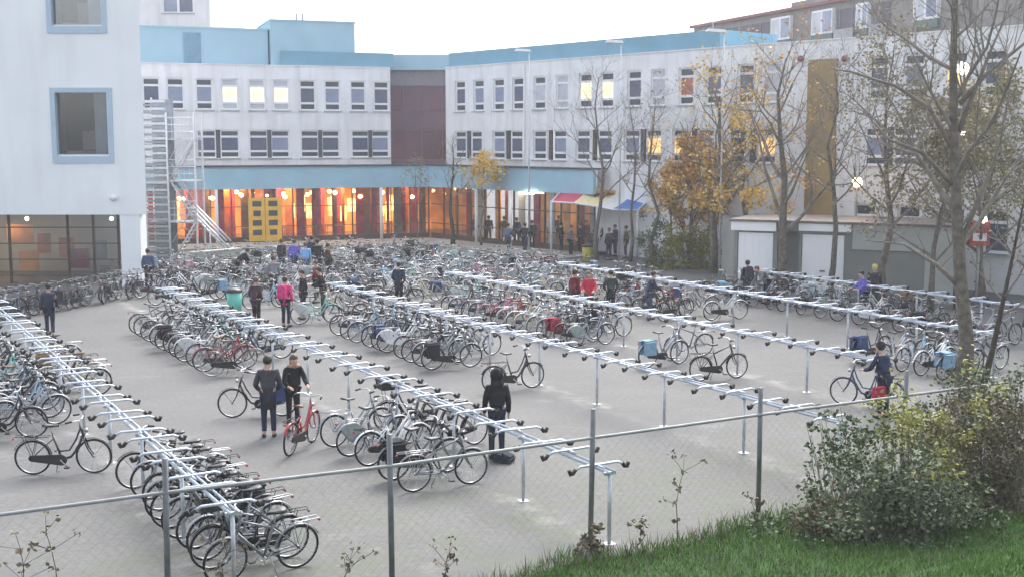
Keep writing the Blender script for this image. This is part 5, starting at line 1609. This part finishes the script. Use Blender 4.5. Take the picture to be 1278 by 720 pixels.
person(P(738, 322), R(70), 'bend', 'person in brown bending under the middle of the coloured shelter', br_, djn, 'dark', h=1.70)
person(P(752, 316), R(170), 'stand', 'person in black under the cream cloth of the coloured shelter', dk, dk, 'black', h=1.76)
person(P(768, 320), R(200), 'pocket', 'person in navy under the blue cloth of the coloured shelter', nv, djn, 'dark', h=1.72)
person(P(186, 362), R(95), 'stand', 'person in a blue grey coat standing right of the white column', cl('blue_grey', (.07, .09, .16)), dk, 'dark', longc=.2, h=1.74)
# more of the crowd
person(P(352, 344), R(60), 'stand', 'person in charcoal at the left end of the group before the yellow doors', ch, djn, 'brown', h=1.7)
person(P(410, 352), R(20), 'walk', 'person in brown walking right from the group before the yellow doors', br_, djn, 'dark', h=1.72)
person(P(342, 372), R(110), 'stand', 'person in grey standing behind the maroon brown coat', gy, djn, 'dark', h=1.68)
person(P(396, 378), R(160), 'pocket', 'person in maroon behind the slim person in black', mr, dk, 'brown', h=1.66)
person(P(593, 303), R(20), 'walk', 'person in dark denim walking left of the golden tree', djn, dk, 'dark', h=1.72)
person(P(664, 312), R(100), 'pocket', 'person in dark green close behind the two walkers', gr, dk, 'dark', h=1.7)
person(P(697, 305), R(100), 'stand', 'person in navy behind the left post of the coloured shelter', nv, dk, 'black', h=1.74)
person(P(731, 312), R(-90), 'stand', 'person in maroon at the back of the coloured shelter', mr, djn, 'dark', h=1.7)
person(P(760, 325), R(120), 'stand', 'person in charcoal at the front of the coloured shelter', ch, djn, 'brown', h=1.7)
person(P(781, 322), R(180), 'stand', 'person in brown at the right post of the coloured shelter', br_, dk, 'dark', h=1.72)
# bags
backpack(P(640, 577), R(160), cl('dark_bag', (.03, .032, .05)), 'dark backpack lying on the ground by the hooded person', R(70))
def worn(px, py, heading, m, label):
    b = P(px, py); d = Vector((math.cos(heading), math.sin(heading), 0)); backpack(b - d * .24 + Vector((0, 0, .98)), heading, m, label)
worn(932, 378, R(95), cl('plum_bag', (.05, .035, .07)), 'plum backpack on the person before the left white garage door')
worn(63, 421, R(110), cl('navy_bag', (.02, .03, .06)), 'navy backpack on the person walking by the leftmost rack')
worn(357, 408, R(75), cl('pink_bag', (.60, .05, .20)), 'pink backpack on the person in the pink jacket')
b = P(1099, 524); tag_ = empty('shoulder_bag', b + Vector((-.12, -.2, .55)), R(30), 'red bag hanging at the hip of the person in dark blue', 'bag')
f = MB(); f.box((0, 0, .12), (.34, .12, .26), taper=.92); f.build('bag', cl('red_bag', (.40, .03, .08)), tag_)
f = MB(); f.tube([(-.14, 0, .24), (-.05, 0, .55), (.05, 0, .55), (.14, 0, .24)], .01, 5); f.build('strap', M['black_plastic'], tag_)
# small items seen among the bicycles
def litter_bin(loc, m, label):
    r0 = empty('litter_bin', loc, .3, label, 'bin')
    f = MB(); f.tube([(0, 0, .02), (0, 0, .78)], [.24, .28], 14); f.build('barrel', m, r0)
    f = MB(); f.tube([(0, 0, .78), (0, 0, .86), (0, 0, .93)], [.30, .29, .12], 14); f.build('lid', M['black_plastic'], r0)
litter_bin(P(293, 391), mat('mint_plastic', (.13, .50, .40), .4), 'mint green bin beside the upper end of the second rack')
litter_bin(P(733, 327), mat('ochre_plastic', (.42, .36, .07), .5), 'ochre yellow bin in front of the coloured shelter')
# ---------------------------------------------------------------- haze volume added to wash out contrast and lift the blacks
hz = bpy.data.materials.new("contrast_haze"); hz.use_nodes = True
nt = hz.node_tree; nt.nodes.clear()
ho = nt.nodes.new("ShaderNodeOutputMaterial"); pvn = nt.nodes.new("ShaderNodeVolumePrincipled")
pvn.inputs["Color"].default_value = (.92, .95, 1, 1); pvn.inputs["Density"].default_value = .0008; pvn.inputs["Anisotropy"].default_value = .3
nt.links.new(pvn.outputs[0], ho.inputs["Volume"])
f = MB(); f.box((0, 100, 11.5), (620, 520, 25)); tag(f.build("haze", hz), kind="stuff")
sc.cycles.volume_bounces = 1
sc.cycles.volume_step_rate = 10
